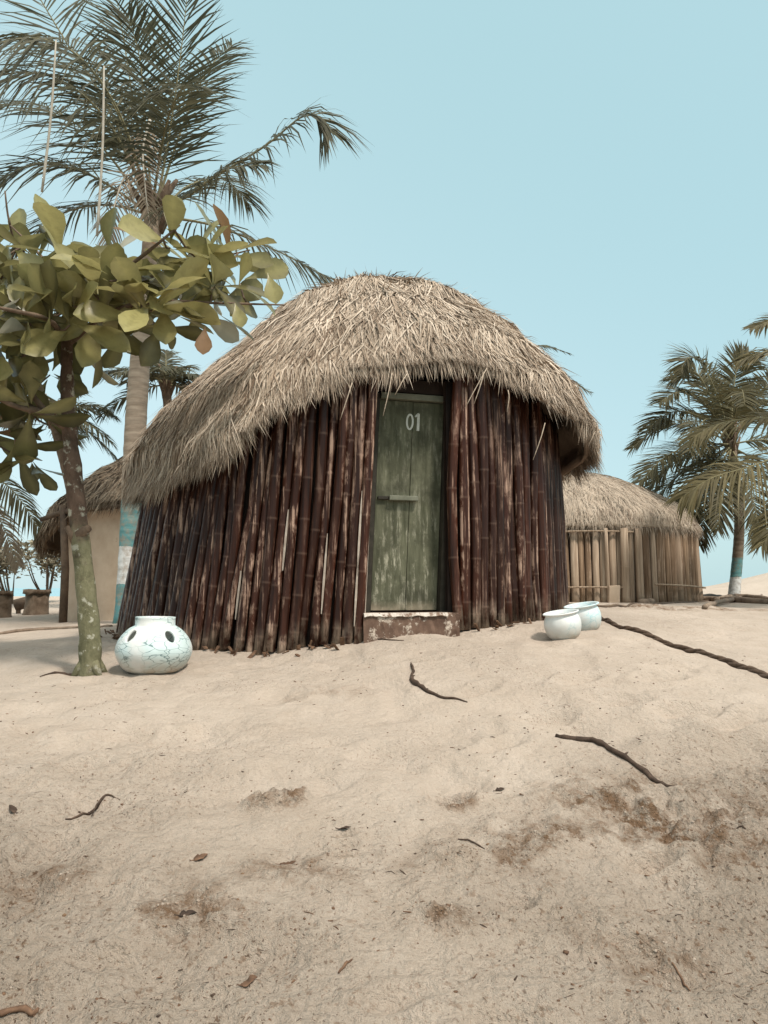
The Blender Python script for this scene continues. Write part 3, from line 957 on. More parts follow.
# bits of bark and split ends lying along the foot of the wall
mb = MB()
for k in range(80):
    ph_ = rng.uniform(R(-75), R(80)); rr_ = HR + .05 + abs(rng.normal(0, .06))
    if R(4) < ph_ < R(27): continue
    p = np.array([HX + rr_ * math.sin(ph_), HY - rr_ * math.cos(ph_), 0]); p[2] = g(p[0], p[1]) + rng.uniform(0, .035)
    ax = np.array((Matrix.Rotation(rng.uniform(0, 6.3), 3, 'Z') @ Matrix.Rotation(rng.normal(0, .9), 3, 'X')).transposed())
    mb.box(p, (rng.uniform(.008, .02), rng.uniform(.015, .05), .004), ax, rng.random(), 0, .003)
tag(mb.build('bark_debris', M['litter'], smooth=False), 'bark chips and split bamboo ends along the foot of the hut wall', 'debris', kind='stuff')


# ------------------------------------------------------------------ palms
def leaf_arrays(mb, p0, d, W, l, w, droop, tint, mat=0):
    """k narrow blades at once"""
    k = len(p0); us = [0, .3, .65, 1.0]; ws = [.5, 1.0, .75, 0]
    V = []
    for u, s in zip(us, ws):
        c = p0 + d * (l * u)[:, None]; c[:, 2] -= droop * l * u * u
        if s > 0: V += [c - W * (w * s)[:, None], c + W * (w * s)[:, None]]
        else: V += [c]
    V = np.stack(V, 1)
    o = mb.n; b = np.arange(k)[:, None] * 7 + o
    mb.v.append(V.reshape(-1, 3)); mb.t.append(np.repeat(tint, 7)); mb.n += 7 * k
    for f in ([0, 1, 3, 2], [2, 3, 5, 4], [4, 5, 6]):
        mb.f.extend(map(tuple, (b + np.array(f)).tolist())); mb.m.extend([mat] * k)


def frond(parent, pts, L, n=64, w=.016, up=(0, -.6, .8), droop=.35, mats=None, r_=rng, rad=.022, s0=.14, vee=.2, sparse=0., name='frond', tint0=.45):
    mb = MB(); C = catmull(pts, 26)
    mb.tube(C, [rad * (1 - .85 * (i / 25) ** .8) for i in range(26)], 6, .6, 1)
    C = np.array(C); T = np.gradient(C, axis=0); T /= np.linalg.norm(T, axis=1)[:, None]
    upv = np.array(up, float)
    for side in (-1, 1):
        s = np.linspace(s0, .995, n) + r_.normal(0, .003, n); s = np.clip(s, 0, 1)
        keep = r_.random(n) > sparse; s = s[keep]; k = len(s)
        ii = s * 25
        p0 = np.stack([np.interp(ii, range(26), C[:, a]) for a in range(3)], -1)
        t = np.stack([np.interp(ii, range(26), T[:, a]) for a in range(3)], -1); t /= np.linalg.norm(t, axis=1)[:, None]
        S = np.cross(t, upv); S /= (np.linalg.norm(S, axis=1)[:, None] + 1e-6)
        N_ = np.cross(S, t)
        al = np.clip(1.28 - .72 * s + r_.normal(0, .09, k), .25, 1.4)     # angle off the rachis
        d = t * np.cos(al)[:, None] + side * S * np.sin(al)[:, None] + N_ * (vee + r_.normal(0, .09, k))[:, None]
        d /= np.linalg.norm(d, axis=1)[:, None]
        W = t - d * (t * d).sum(1)[:, None]; W /= (np.linalg.norm(W, axis=1)[:, None] + 1e-6)
        W = W + N_ * r_.normal(.25, .35, k)[:, None]; W /= np.linalg.norm(W, axis=1)[:, None]
        l = L * np.clip(np.sin(np.pi * np.clip(.16 + .80 * s, 0, 1)) ** .6, .12, 1) * r_.uniform(.85, 1.1, k)
        leaf_arrays(mb, p0, d, W, l, w * r_.uniform(.75, 1.15, k), np.clip(droop + r_.normal(0, .1, k), 0, 1.2), np.clip(r_.normal(tint0, .2, k), 0, 1))
    return mb.build(name, mats or [M['frond'], M['rachis']], parent, origin=np.array(pts[0]))


def palm_trunk(parent, pts, r0, r1, mat, r_=rng):
    mb = MB(); C = catmull(pts, 60); rad = []
    for i in range(60):
        u = i / 59
        rad.append((r0 + (r1 - r0) * u) * (1 + .35 * math.exp(-u * 22)) * (1 + .02 * math.sin(i * 2.4) + r_.normal(0, .012)))
    mb.tube(C, rad, 14, .5)
    return mb.build('trunk', mat, parent, origin=np.array(pts[0]))


def boots(parent, crown, r, r_, n=10):
    mb = MB()
    for k in range(n):
        a = 2.4 * k; c = np.array(crown) + np.array([math.cos(a) * r * .6, math.sin(a) * r * .6, -.35 + .05 * k])
        mb.tube([c, c + np.array([math.cos(a) * r * .8, math.sin(a) * r * .8, .22]), c + np.array([math.cos(a) * r * 1.7, math.sin(a) * r * 1.7, .42])], [r * .5, r * .42, r * .2], 6, .4)
    return mb.build('crown_shaft', M['brown_bark'], parent)


def arc(crown, azd, eld, length, sag, k=5):
    a = R(azd); e = R(eld); d = np.array([math.cos(a) * math.cos(e), math.sin(a) * math.cos(e), math.sin(e)])
    return [np.array(crown) + d * length * u + np.array([0, 0, -sag * length * u * u]) for u in np.linspace(0, 1, k)]


# -- tall palm behind the hut's left side
YP = 10.0
pb = at(129, 622, YP); pb[2] = g(pb[0], pb[1]) - .05
tall = empty('coconut_palm', pb, 'tall coconut palm rising behind the left side of the hut, foot painted teal and white', 'palm tree')
h1 = at(129, 584, YP)[2] - pb[2]; h2 = at(129, 547, YP)[2] - pb[2]; h3 = at(129, 500, YP)[2] - pb[2]
MT = m_palmtrunk('banded_palm_trunk', [(-.1, h1, TEAL), (h1, h2, WHITEP), (h2, h3, TEAL)])
crown = at(154, 208, YP)
palm_trunk(tall, [pb, at(133, 500, YP), at(136, 420, YP), at(142, 340, YP), at(150, 260, YP), crown], .16, .115, MT)
boots(tall, crown, .13, rng)


def pxf(lst, Y=YP):
    return [at(x, y, Y + d) for x, y, d in lst]


F1 = [  # (control points px,py,depth offset), leaflet length, up, droop, dry
    ([(156, 210, 0), (170, 130, -.1), (180, 60, -.2), (190, -30, -.2)], .78, (0, -1, .1), .12, 0),
    ([(158, 212, 0), (210, 180, -.3), (265, 146, -.6), (300, 118, -.8), (318, 118, -.85), (330, 132, -.9)], .68, (-.1, -.65, .75), .6, 0),
    ([(150, 205, 0), (118, 110, -.6), (70, 50, -1.1), (10, 40, -1.5), (-50, 75, -1.7)], 1.0, (.1, -.6, .8), .85, 0),
    ([(148, 206, 0), (110, 110, .3), (65, 40, .5), (30, -20, .6), (10, -70, .6)], .8, (.2, -.9, .3), .25, 0),
    ([(152, 204, 0), (135, 110, .5), (122, 30, .8), (110, -40, 1.0)], .75, (0, -1, .2), .15, 0),
    ([(156, 206, 0), (185, 120, .5), (208, 70, .8), (232, 45, 1.1)], .7, (-.2, -.9, .4), .35, 0),
    ([(148, 208, 0), (95, 140, .4), (40, 105, .8), (-20, 110, 1.1)], .85, (0, -.5, .85), .5, 0),
    ([(148, 212, 0), (90, 175, -.5), (35, 165, -.8), (-30, 195, -1.1)], .75, (0, -.6, .8), .5, 0),
    ([(148, 214, 0), (105, 205, .4), (60, 215, .6), (15, 250, .8)], .65, (0, -.4, .9), .55, 0),
    ([(160, 216, 0), (215, 226, .6), (275, 250, 1.0), (310, 268, 1.1), (345, 286, 1.1)], .62, (0, -.3, .95), .75, 0),
    ([(158, 214, 0), (190, 185, .9), (225, 180, 1.8), (250, 205, 2.4)], .65, (0, -.4, .9), .5, 0),
    ([(152, 206, 0), (165, 130, -.7), (178, 95, -1.4), (186, 85, -2.2)], .75, (0, -.6, .8), .45, 0),
    ([(150, 207, 0), (110, 125, -.5), (60, 80, -.9), (0, 75, -1.2), (-50, 105, -1.4)], .95, (.1, -.6, .8), .8, 0),
    ([(150, 206, 0), (125, 130, -.3), (95, 75, -.4), (60, 45, -.3), (20, 60, -.1)], .85, (.2, -.7, .7), .45, 0),
    ([(152, 206, 0), (145, 120, .2), (140, 60, .3), (128, 15, .2)], .75, (.1, -1, .2), .2, 0),
    ([(156, 212, 0), (190, 195, -.6), (225, 170, -1.0), (262, 165, -1.2)], .6, (-.1, -.7, .7), .5, 0),
]
for pts, L, up_, dr, dry in F1:
    frond(tall, pxf(pts), L * 1.42, 52, .016, up_, dr, r_=rng)
frond(tall, pxf([(150, 120, -.35), (143, 150, -.4), (146, 195, -.45), (150, 225, -.5)]), .38, 34, .012, (0, -1, .1), .5, [M['frond_dry'], M['stalk']], name='dry_frond')
frond(tall, pxf([(150, 210, -.2), (128, 175, -.4), (112, 215, -.6), (108, 250, -.65)]), .4, 34, .012, (0, -1, .1), .6, [M['frond_dry'], M['stalk']], name='dry_frond')
for (a, b) in (((56, 40), (42, 192)), ((104, 66), (97, 236))):
    mb = MB(); P = catmull([at(a[0], a[1], YP - 1.85), at((a[0] + b[0]) / 2 + 2, (a[1] + b[1]) / 2, YP - 1.8), at(b[0], b[1], YP - 1.75)], 8)
    mb.tube(P, [.008, .012, .014, .0145, .014, .015, .017, .014], 7, .6); mb.build('hanging_stalk', M['stalk'], tall)


def simple_palm(base, crown, label, fr, L, w, mats, r0=.15, r1=.11, trunk_mat=None, group=None, n=46, cat='palm tree', bend=.15):
    base = np.array(base); crown = np.array(crown)
    p = empty('coconut_palm', base, label, cat, group)
    mid = (base + crown) / 2 + np.array([bend, 0, 0])
    palm_trunk(p, [base - np.array([0, 0, .1]), mid, crown], r0, r1, trunk_mat or M['brown_bark'])
    boots(p, crown, r1, rng)
    for f in fr:
        if not isinstance(f[0], list):
            azd, eld, ln, sag = f
            pts = arc(crown, azd, eld, ln, sag); u = (0, 0, 1) if eld < 65 else (-math.cos(R(azd)), -math.sin(R(azd)), .2)
            frond(p, pts, L, n, w, u, .5, mats)
        else:
            pts, ll, u, dr = f[:4]
            frond(p, pts, ll, n, w, u, dr, f[4] if len(f) > 4 else mats)
    return p


def ring(n, el0, el1, ln, sag, seed):
    r_ = np.random.default_rng(seed)
    return [(k * 137.5 + r_.uniform(-12, 12), el0 + (el1 - el0) * k / (n - 1) + r_.uniform(-6, 6), ln * r_.uniform(.85, 1.1), sag * r_.uniform(.8, 1.2)) for k in range(n)]


def on_ground(px, py, Y):
    p = at(px, py, Y); p[2] = g(p[0], p[1]); return p


OL = [M['frond_olive'], M['rachis']]
# palm on the right, painted foot
YR = 15.5
b = on_ground(733, 597, YR)
hb = at(733, 577, YR)[2] - b[2] + .1; hb2 = at(733, 558, YR)[2] - b[2] + .1
MR = m_palmtrunk('right_palm_trunk', [(-.2, hb, WHITEP), (hb, hb2, TEAL)], (.16, .12, .085), (.30, .24, .18))
cr = at(731, 440, YR)
pf = lambda lst: [at(x, y, YR + d) for x, y, d in lst]
simple_palm(b, cr, 'palm with teal and white painted foot standing beside the smaller hut on the right', [
    (pf([(731, 440, 0), (715, 390, -.2), (700, 362, -.4), (688, 358, -.6), (680, 372, -.7)]), .75, (0, -.6, .8), .28),
    (pf([(731, 440, 0), (733, 395, .2), (738, 365, .3), (748, 352, .5)]), .8, (0, -1, .3), .3),
    (pf([(731, 440, 0), (705, 405, -.5), (680, 392, -.8), (660, 402, -1.0)]), .7, (0, -.5, .85), .28),
    (pf([(731, 442, 0), (695, 428, .3), (662, 425, .5), (632, 448, .7)]), .7, (0, -.5, .85), .28),
    (pf([(731, 444, 0), (700, 445, -.6), (668, 455, -1.0), (640, 482, -1.2)]), .75, (0, -.4, .9), .28),
    (pf([(731, 446, 0), (705, 460, .5), (675, 478, .8), (645, 510, .9)]), .7, (0, -.3, .95), .28),
    (pf([(731, 446, 0), (712, 465, -.8), (690, 490, -1.2), (678, 525, -1.4)]), .6, (0, -.5, .85), .28),
    (pf([(731, 442, 0), (755, 400, .3), (778, 380, .5), (800, 392, .6)]), .75, (0, -.6, .8), .28),
    (pf([(731, 444, 0), (765, 440, -.3), (795, 450, -.5), (815, 480, -.6)]), .75, (0, -.5, .85), .28),
    (pf([(731, 446, 0), (755, 462, .4), (772, 490, .6), (778, 530, .7)]), .65, (0, -.4, .9), .28),
    (pf([(731, 440, 0), (722, 400, .8), (712, 380, 1.6), (700, 385, 2.2)]), .7, (0, -.5, .85), .28),
    (pf([(731, 440, 0), (738, 400, -.9), (742, 390, -1.8), (745, 405, -2.4)]), .7, (0, -.5, .85), .28),
    (pf([(731, 440, 0), (712, 420, -1.0), (700, 425, -1.8), (690, 450, -2.3)]), .7, (0, -.5, .85), .28),
    (pf([(731, 440, 0), (750, 415, 1.0), (765, 415, 1.8), (775, 440, 2.3)]), .7, (0, -.5, .85), .28),
    (pf([(731, 448, 0), (718, 470, -.5), (706, 505, -.8), (700, 545, -.9)]), .6, (0, -.6, .8), .3),
    (pf([(731, 448, 0), (745, 475, -.5), (755, 508, -.8), (760, 545, -.9)]), .6, (0, -.6, .8), .3),
    (pf([(731, 448, 0), (726, 475, -.9), (722, 500, -1.4), (718, 530, -1.6)]), .55, (0, -.6, .8), .3),
    (pf([(731, 442, 0), (712, 400, .3), (695, 372, .5), (672, 380, .6)]), .8, (0, -.6, .8), .28),
    (pf([(731, 442, 0), (700, 418, -.2), (672, 412, -.4), (648, 428, -.5)]), .8, (0, -.5, .85), .28),
    (pf([(731, 444, 0), (705, 450, .1), (672, 462, .2), (648, 488, .3)]), .8, (0, -.4, .9), .28),
    (pf([(731, 444, 0), (715, 462, .9), (700, 480, 1.5), (690, 512, 1.8)]), .7, (0, -.5, .85), .28),
], .7, .018, OL, .115, .085, MR, n=84)
# nearer palm just outside the frame on the right: its fronds reach in
YE = 11.0
ce = at(850, 420, YE); b = on_ground(862, 620, YE)
pe = lambda lst: [at(x, y, YE + d) for x, y, d in lst]
simple_palm(b, ce, 'olive palm at the right border whose drooping fronds reach in before the painted palm', [
    (pe([(850, 425, 0), (800, 447, -.2), (755, 465, -.3), (712, 478, -.4), (682, 497, -.4)]), .8, (0, -.55, .85), .55),
    (pe([(850, 425, 0), (800, 420, .4), (755, 418, .6), (715, 425, .8), (690, 440, .8)]), .62, (0, -.5, .85), .55),
    (pe([(850, 420, 0), (810, 370, .3), (770, 352, .5), (735, 362, .6)]), .6, (0, -.5, .85), .5),
    (pe([(850, 420, 0), (820, 350, -.3), (785, 320, -.5), (752, 328, -.6)]), .5, (0, -.5, .85), .4),
    (pe([(850, 425, 0), (815, 470, -.6), (785, 510, -.8), (762, 545, -.9)]), .6, (0, -.5, .85), .5),
    (10, 30, 2.2, .4), (60, 50, 2.2, .5), (-40, 40, 2.2, .5), (-80, 35, 2.1, .5), (100, 45, 2.2, .5), (20, 75, 2.2, .25)], .65, .018, [M['frond_gold'], M['rachis']], .15, .12, n=64)
# palm behind the hut: only frond tips clear the thatch on the right
YB = 13.5
cb = at(488, 392, YB); b = on_ground(470, 600, YB)
pq = lambda lst: [at(x, y, YB + d) for x, y, d in lst]
simple_palm(b, cb, 'palm hidden behind the hut, frond tips showing over the right slope of its thatch', [
    (pq([(488, 392, 0), (515, 358, 0), (540, 346, 0), (571, 354, 0)]), .3, (0, -.3, .95), .4),
    (pq([(488, 395, 0), (525, 385, .2), (560, 378, .3), (590, 392, .3)]), .32, (0, -.5, .85), .4),
    (pq([(488, 396, 0), (530, 400, .2), (565, 405, .3), (592, 425, .3)]), .3, (0, -.5, .85), .5),
    (160, 10, 1.2, .4), (100, 20, 1.3, .4), (60, 15, 1.2, .5), (200, 0, 1.1, .5)], .35, .014, None, .13, .1, n=40)
# two palms behind the almond tree on the left
YC = 17
simple_palm(on_ground(170, 610, YC), at(166, 385, YC), 'dark palm seen between the tall painted trunk and the left slope of the thatch', [
    (70, 55, 1.6, .4), (20, 35, 1.3, .5), (-30, 30, 1.3, .5), (150, 40, 1.7, .5), (200, 35, 1.7, .5), (110, 70, 1.5, .3), (0, 5, 1.1, .5), (180, 0, 1.5, .5), (-80, 30, 1.5, .5), (240, 25, 1.6, .5), (50, 25, 1.2, .5)],
            .6, .02, None, .14, .1, n=44)
YD = 17
simple_palm(on_ground(86, 608, YD), at(52, 415, YD), 'palm behind the almond trunk with fronds fanning out above the mud hut', [
    (0, 25, 1.6, .45), (-20, 0, 1.7, .45), (30, 40, 1.6, .5), (60, 60, 1.5, .4), (120, 45, 1.5, .5), (160, 25, 1.6, .5), (200, 10, 1.6, .5), (-60, 25, 1.6, .5), (-100, 30, 1.5, .5), (90, 20, 1.5, .6), (10, -10, 1.5, .5)],
            .6, .02, None, .14, .1, n=44)
YL = 12
pl = lambda lst: [at(x, y, YL + d) for x, y, d in lst]
simple_palm(on_ground(-62, 620, YL), at(-55, 470, YL), 'low palm at the left border, yellowing fronds drooping beside the shrubs', [
    (pl([(-55, 472, 0), (-20, 470, -.1), (12, 490, -.2), (40, 530, -.2)]), .5, (0, -.5, .85), .6),
    (pl([(-55, 474, 0), (-25, 495, .2), (0, 520, .3), (18, 565, .3)]), .45, (0, -.5, .85), .5, [M['frond_dry'], M['rachis']]),
    (90, 60, 1.4, .5), (150, 40, 1.4, .5), (210, 30, 1.5, .5)], .5, .018, OL, .13, .1, n=46)


# ------------------------------------------------------------------ almond tree (foreground left)
YA = 5.4
ab = gp(90, 671); YA = ab[1]
alm = empty('almond_tree', ab, 'mossy leaning tree with big yellowish leaves beside the holed white pot', 'tree')
A = lambda x, y, d=0: at(x, y, YA + d)
mb = MB()
P = catmull([ab - np.array([0, 0, .08]), A(90, 640), A(86, 590), A(80, 535), A(73, 470), A(69, 420), A(67, 380), A(67, 345), A(70, 312)], 46)
rad = []
for i in range(46):
    u = i / 45
    r = np.interp(u, [0, .06, .2, .42, .5, .56, .75, 1], [.092, .080, .070, .063, .064, .054, .046, .036])
    r *= 1 + .05 * math.sin(i * 1.7) + .03 * rng.normal()
    rad.append(r)
mb.tube(P, rad, 14, .5)
# root flare and a knot
for a in (-.6, .5, 2.2, 3.6):
    mb.tube([ab + np.array([0, 0, .14]), ab + np.array([math.cos(a) * .075, math.sin(a) * .075, .03]), ab + np.array([math.cos(a) * .13, math.sin(a) * .12, -.04])], [.045, .034, .012], 7, .5)
tr = mb.build('trunk', M['almond_bark'], alm, origin=ab)
mb = MB()
kn = A(82, 532, -.07)
mb.tube([A(78, 538), A(81, 533, -.03), A(89, 528, -.06)], [.062, .045, .026], 9, .5); mb.build('knot', M['brown_bark'], alm)
mb = MB(); mb.tube([A(77, 541), A(72, 533, -.03), A(67, 527, -.03)], [.05, .035, .02], 8, .5); mb.build('knot', M['brown_bark'], alm)
limbs = [
    [A(67, 345), A(105, 315, -.1), A(150, 302, -.25), A(215, 303, -.2), A(285, 305, .0)],
    [A(69, 322), A(105, 285, -.2), A(150, 250, -.3), A(180, 225, -.3)],
    [A(70, 315), A(58, 285, .1), A(40, 255, .2), A(10, 225, .3)],
    [A(68, 428), A(40, 412, -.2), A(10, 404, -.35), A(-50, 372, -.5)],
    [A(48, 416, -.15), A(22, 375, -.2), A(30, 330, -.2), A(22, 290, -.3)],
    [A(40, 412, -.2), A(5, 398, .1), A(-20, 420, .2), A(-40, 470, .3)],
    [A(70, 312), A(115, 290, .4), A(190, 265, .6), A(250, 250, .5)],
    [A(67, 340), A(48, 320, -.5), A(10, 310, -.8), A(-40, 300, -.9)],
]
LP = []
for i, lm in enumerate(limbs):
    C = catmull(lm, 16); r0 = .034 if i in (3,) else .024
    mb = MB(); mb.tube(C, [r0 * (1 - .75 * k / 15) * (1 + .08 * math.sin(k * 2.1)) for k in range(16)], 8, .5)
    mb.build('branch', M['brown_bark'], alm); LP += list(C)
LP = np.array(LP)


def big_leaf(mb, p, d, nrm, l, w, tint, curl, mat=0):
    d = d / np.linalg.norm(d); s = np.cross(d, nrm); s /= np.linalg.norm(s) + 1e-6; n = np.cross(s, d)
    us = [0, .12, .32, .55, .75, .9, 1.0]; hw = [.03, .12, .42, .86, 1.0, .66, .06]
    V = []; fs = []; ww = rng.uniform(-.25, .25)
    for i, (u, h) in enumerate(zip(us, hw)):
        c = p + d * l * (u - .16 * curl * u * u) - n * l * curl * u * u * .6
        wv = rng.normal(0, .012)
        V += [c - s * w * h + n * (w * h * (.28 + wv * 2) + ww * w * h * .3), c, c + s * w * h + n * (w * h * .28 - ww * w * h * .3)]
        if i:
            a = (i - 1) * 3
            fs += [(a, a + 1, a + 4, a + 3), (a + 1, a + 2, a + 5, a + 4)]
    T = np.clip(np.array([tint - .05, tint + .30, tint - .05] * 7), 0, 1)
    mb.add(V, fs, T, mat)


clusters = [  # px, py, depth offset, size, axis(x,z), count, tint (darker inside and low in the crown: shade put into the colour)
    (5, 165, .3, 1.0, (.8, .1), 1, .75), (35, 235, .1, 1, (0, 1), 9, .6), (62, 232, -.1, 1.1, (.2, 1), 9, .6), (98, 262, -.3, 1.1, (.1, 1), 9, .75), (150, 285, -.5, 1.25, (.05, 1), 8, .95),
    (170, 222, -.2, 1.05, (.1, 1), 9, .65), (205, 238, .2, 1.0, (.2, 1), 8, .4), (240, 232, .3, 1.0, (.3, 1), 8, .45), (250, 258, .2, 1.05, (.6, .8), 7, .55), (222, 262, -.1, 1.0, (.4, .5), 9, .35),
    (185, 285, -.2, 1.0, (.3, .4), 9, .4), (140, 310, -.4, 1.05, (0, .5), 9, .55), (105, 300, -.2, 1.05, (0, .7), 9, .5), (72, 280, -.3, 1.05, (-.1, .8), 9, .5), (45, 290, 0, 1.0, (0, .6), 9, .45),
    (15, 270, .2, 1.05, (-.2, 1), 9, .45), (10, 320, -.1, 1.0, (-.2, .4), 9, .4), (40, 345, -.3, 1.0, (0, 0), 8, .4), 
    (160, 325, .1, .95, (.3, -.3), 8, .5), (205, 310, .1, .9, (.5, -.5), 6, .5), (12, 372, -.3, 1.0, (-.2, -.3), 8, .25), (50, 375, .3, .95, (0, -.3), 8, .3), (-25, 240, .1, 1.1, (-.3, 1), 9, .5),
    (-30, 300, -.2, 1.1, (-.3, .4), 9, .4), (-30, 360, -.4, 1.1, (-.2, 0), 9, .3), (-12, 430, .2, 1.0, (.2, -.4), 8, .1), (15, 445, .1, .95, (.2, -.7), 7, .08), (32, 462, .3, .85, (.3, -.8), 6, .05),
    (-30, 470, .2, 1.0, (0, -.6), 8, .1), (135, 265, .4, 1.0, (.1, 1), 8, .45), (110, 235, .5, 1.0, (0, 1), 6, .45), (190, 255, .6, 1.0, (.2, .8), 9, .35), (75, 310, .5, 1.0, (0, .5), 9, .3), (20, 235, .7, 1.0, (-.2, 1), 8, .4),
    (0, 345, .5, 1.0, (0, 0), 9, .25),
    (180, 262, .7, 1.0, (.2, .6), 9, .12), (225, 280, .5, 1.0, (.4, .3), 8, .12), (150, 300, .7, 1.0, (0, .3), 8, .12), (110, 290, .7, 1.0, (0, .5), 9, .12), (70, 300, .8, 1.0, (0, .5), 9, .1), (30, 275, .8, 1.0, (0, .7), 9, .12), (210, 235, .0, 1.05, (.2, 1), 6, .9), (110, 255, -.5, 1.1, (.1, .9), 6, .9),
    (70, 325, -.35, 1.05, (.1, .1), 8, .55), (98, 322, -.2, 1.0, (.3, .0), 8, .45), (48, 330, -.4, 1.05, (-.1, .1), 8, .4), (75, 350, .4, 1.0, (.1, -.2), 8, .15), (25, 325, -.4, 1.05, (-.2, .2), 8, .5), (30, 410, -.3, .95, (0, -.5), 7, .12), (128, 330, .3, 1.0, (.2, -.2), 7, .2),
    (25, 300, .3, 1.0, (0, .3), 9, .3), (55, 320, .1, 1.0, (0, .2), 9, .3), (30, 390, .4, 1.0, (0, -.4), 8, .15), (0, 400, .1, 1.0, (-.1, -.4), 8, .12), (-10, 270, .5, 1.0, (0, .6), 9, .3),
    (80, 250, .2, 1.0, (0, 1), 9, .4), (48, 425, .2, .8, (.2, -.6), 7, .08), (-20, 395, .3, 1, (0, -.3), 8, .1)]
crownm = MB()
for (x, y, d, sz, axv, n, tint) in clusters:
    if y < 300: y += 26
    if x > 180: x -= 10
    p = A(x, y, d * .9)
    k = np.argmin(((LP - p) ** 2).sum(1))
    mid = (LP[k] + p) / 2 + np.array([0, 0, -.03])
    twig = MB(); twig.tube(catmull([LP[k], mid, p], 6), [.010, .009, .008, .008, .007, .006], 6, .5); twig.build('twig', M['brown_bark'], alm)
    ax = np.array([axv[0], -.25, axv[1]]); ax /= np.linalg.norm(ax)
    e1 = np.cross(ax, [.3, 1, .2]); e1 /= np.linalg.norm(e1); e2 = np.cross(ax, e1)
    a0 = rng.uniform(0, 6.28)
    for i in range(n - 1):
        a = a0 + 2.4 * i + rng.normal(0, .15); el_ = R(-5 + 72 * i / n + rng.normal(0, 16))
        dd = (math.cos(a) * e1 + math.sin(a) * e2) * math.cos(el_) + ax * math.sin(el_)
        nn = ax * math.cos(el_) - (math.cos(a) * e1 + math.sin(a) * e2) * math.sin(el_) + rng.normal(0, .45, 3)
        l = sz * rng.uniform(.30, .48); w = l * rng.uniform(.16, .25)
        old = rng.random() < .014
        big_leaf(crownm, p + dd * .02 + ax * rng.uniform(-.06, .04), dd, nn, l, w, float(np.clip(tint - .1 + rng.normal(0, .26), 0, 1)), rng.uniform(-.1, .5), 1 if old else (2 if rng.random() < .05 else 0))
# a few leaves that hang by themselves
for (x, y, dx, dz, l) in [(163, 318, .15, -1, .3), (205, 338, 0, -1, .22), (268, 285, .3, -1, .25), (235, 315, .3, -.9, .2), (15, 262, .6, -.5, .3)]:
    big_leaf(crownm, A(x, y - 12, -.3), np.array([dx, -.2, dz]), np.array([.2, -1, .2]), l, l * .28, .8, .2, 1 if x == 205 else 0)
crownm.build('crown', [M['almond'], M['almond_old'], M['almond_pale_sheen']], alm)

# ------------------------------------------------------------------ mud hut behind on the left
YM = 13.2; MXc = at(196, 600, YM)[0]; RM = 2.15
mz = g(MXc - 1.0, YM - 2)
mud = empty('mud_hut', (MXc, YM, mz), 'round hut with plain tan mud wall and brown thatch behind the mossy tree', 'hut')
zt = at(90, 500, YM - 1.5)[2]
mb = MB(); V = []; fs = []; K = 80
zr = np.linspace(mz - .25, zt, 12)
for i in range(K):
    a = 2 * math.pi * i / K
    for j, z in enumerate(zr):
        r = RM + .03 * (fbm(a * 4, z * 2, 3, 9) - .5) + .04 * (1 - j / 11)
        V.append((MXc + r * math.sin(a), YM - r * math.cos(a), z))
for i in range(K):
    for j in range(11):
        a = i * 12 + j; b = ((i + 1) % K) * 12 + j; fs.append((a, b, b + 1, a + 1))
mb.add(V, fs); mb.build('mud_wall', M['mud'], mud)
zap = at(150, 441, YM)[2]; ze = at(95, 512, YM - 1.2)[2]
profm = [(0, zap), (.5, zap - .07), (1.2, zap - .38), (1.8, zap - .80), (2.25, zap - 1.2), (2.5, zap - 1.55), (2.6, zap - 2.0), (2.66, zap - 2.6)]
zl = at(40, 548, YM - .3)[2]
thatch_roof('thatch_roof', mud, MXc, YM, profm, [(-180, zl + .3), (-110, zl), (-62, zl), (-52, zl + .2), (-40, ze), (0, ze + .1), (60, ze), (180, zl + .3)], 15000, M['thatch_brown'], seed=21, nfr=3500, fringe=.25, wid=(.007, .014))
pp = on_ground(63, 619, YM - 1.9)
mb = MB(); mb.tube([pp - np.array([0, 0, .1]), pp + np.array([0, 0, .8]), at(63, 505, YM - 1.9)], [.062, .058, .05], 9, .5); mb.build('eave_post', M['post'], mud)
mb = MB(); mb.tube([at(40, 520, YM - 1.95), at(63, 512, YM - 1.88), at(120, 506, YM - 2.3)], [.035, .04, .035], 8, .5); mb.build('eave_beam', M['post'], mud)

# ------------------------------------------------------------------ smaller hut on the right
YS = 15.2; SX = at(572, 600, YS)[0]; RS = 2.36
sz = g(SX + 1.0, YS - 2)
sml = empty('pole_hut', (SX, YS, sz), 'small pale hut of upright split logs with smooth grey thatch, on the right', 'hut')
zap = at(575, 468, YS)[2] - .12; ze = at(640, 527, YS - 2.2)[2]
profs = [(0, zap), (.4, zap - .01), (.9, zap - .14), (1.5, zap - .42), (2.0, zap - .72), (2.35, zap - .98), (2.5, zap - 1.2), (2.55, zap - 1.6)]
thatch_roof('thatch_roof', sml, SX, YS, profs, [(-180, ze - .02), (0, ze + .02), (180, ze - .02)], 5000, M['thatch_grey'], seed=33, lump=.03, nfr=3600, fringe=.2, wid=(.003, .006), course=3.0, fly=.004, lift=.006, base_tint=.6, length=(.2, .5))
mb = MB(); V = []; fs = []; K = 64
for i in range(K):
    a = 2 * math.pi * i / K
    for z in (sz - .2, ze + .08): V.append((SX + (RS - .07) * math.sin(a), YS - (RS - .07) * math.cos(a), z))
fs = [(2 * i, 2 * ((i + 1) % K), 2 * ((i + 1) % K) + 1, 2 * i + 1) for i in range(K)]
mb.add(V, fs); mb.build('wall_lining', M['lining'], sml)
sp_ = np.random.default_rng(3)
ph_ = R(-35)
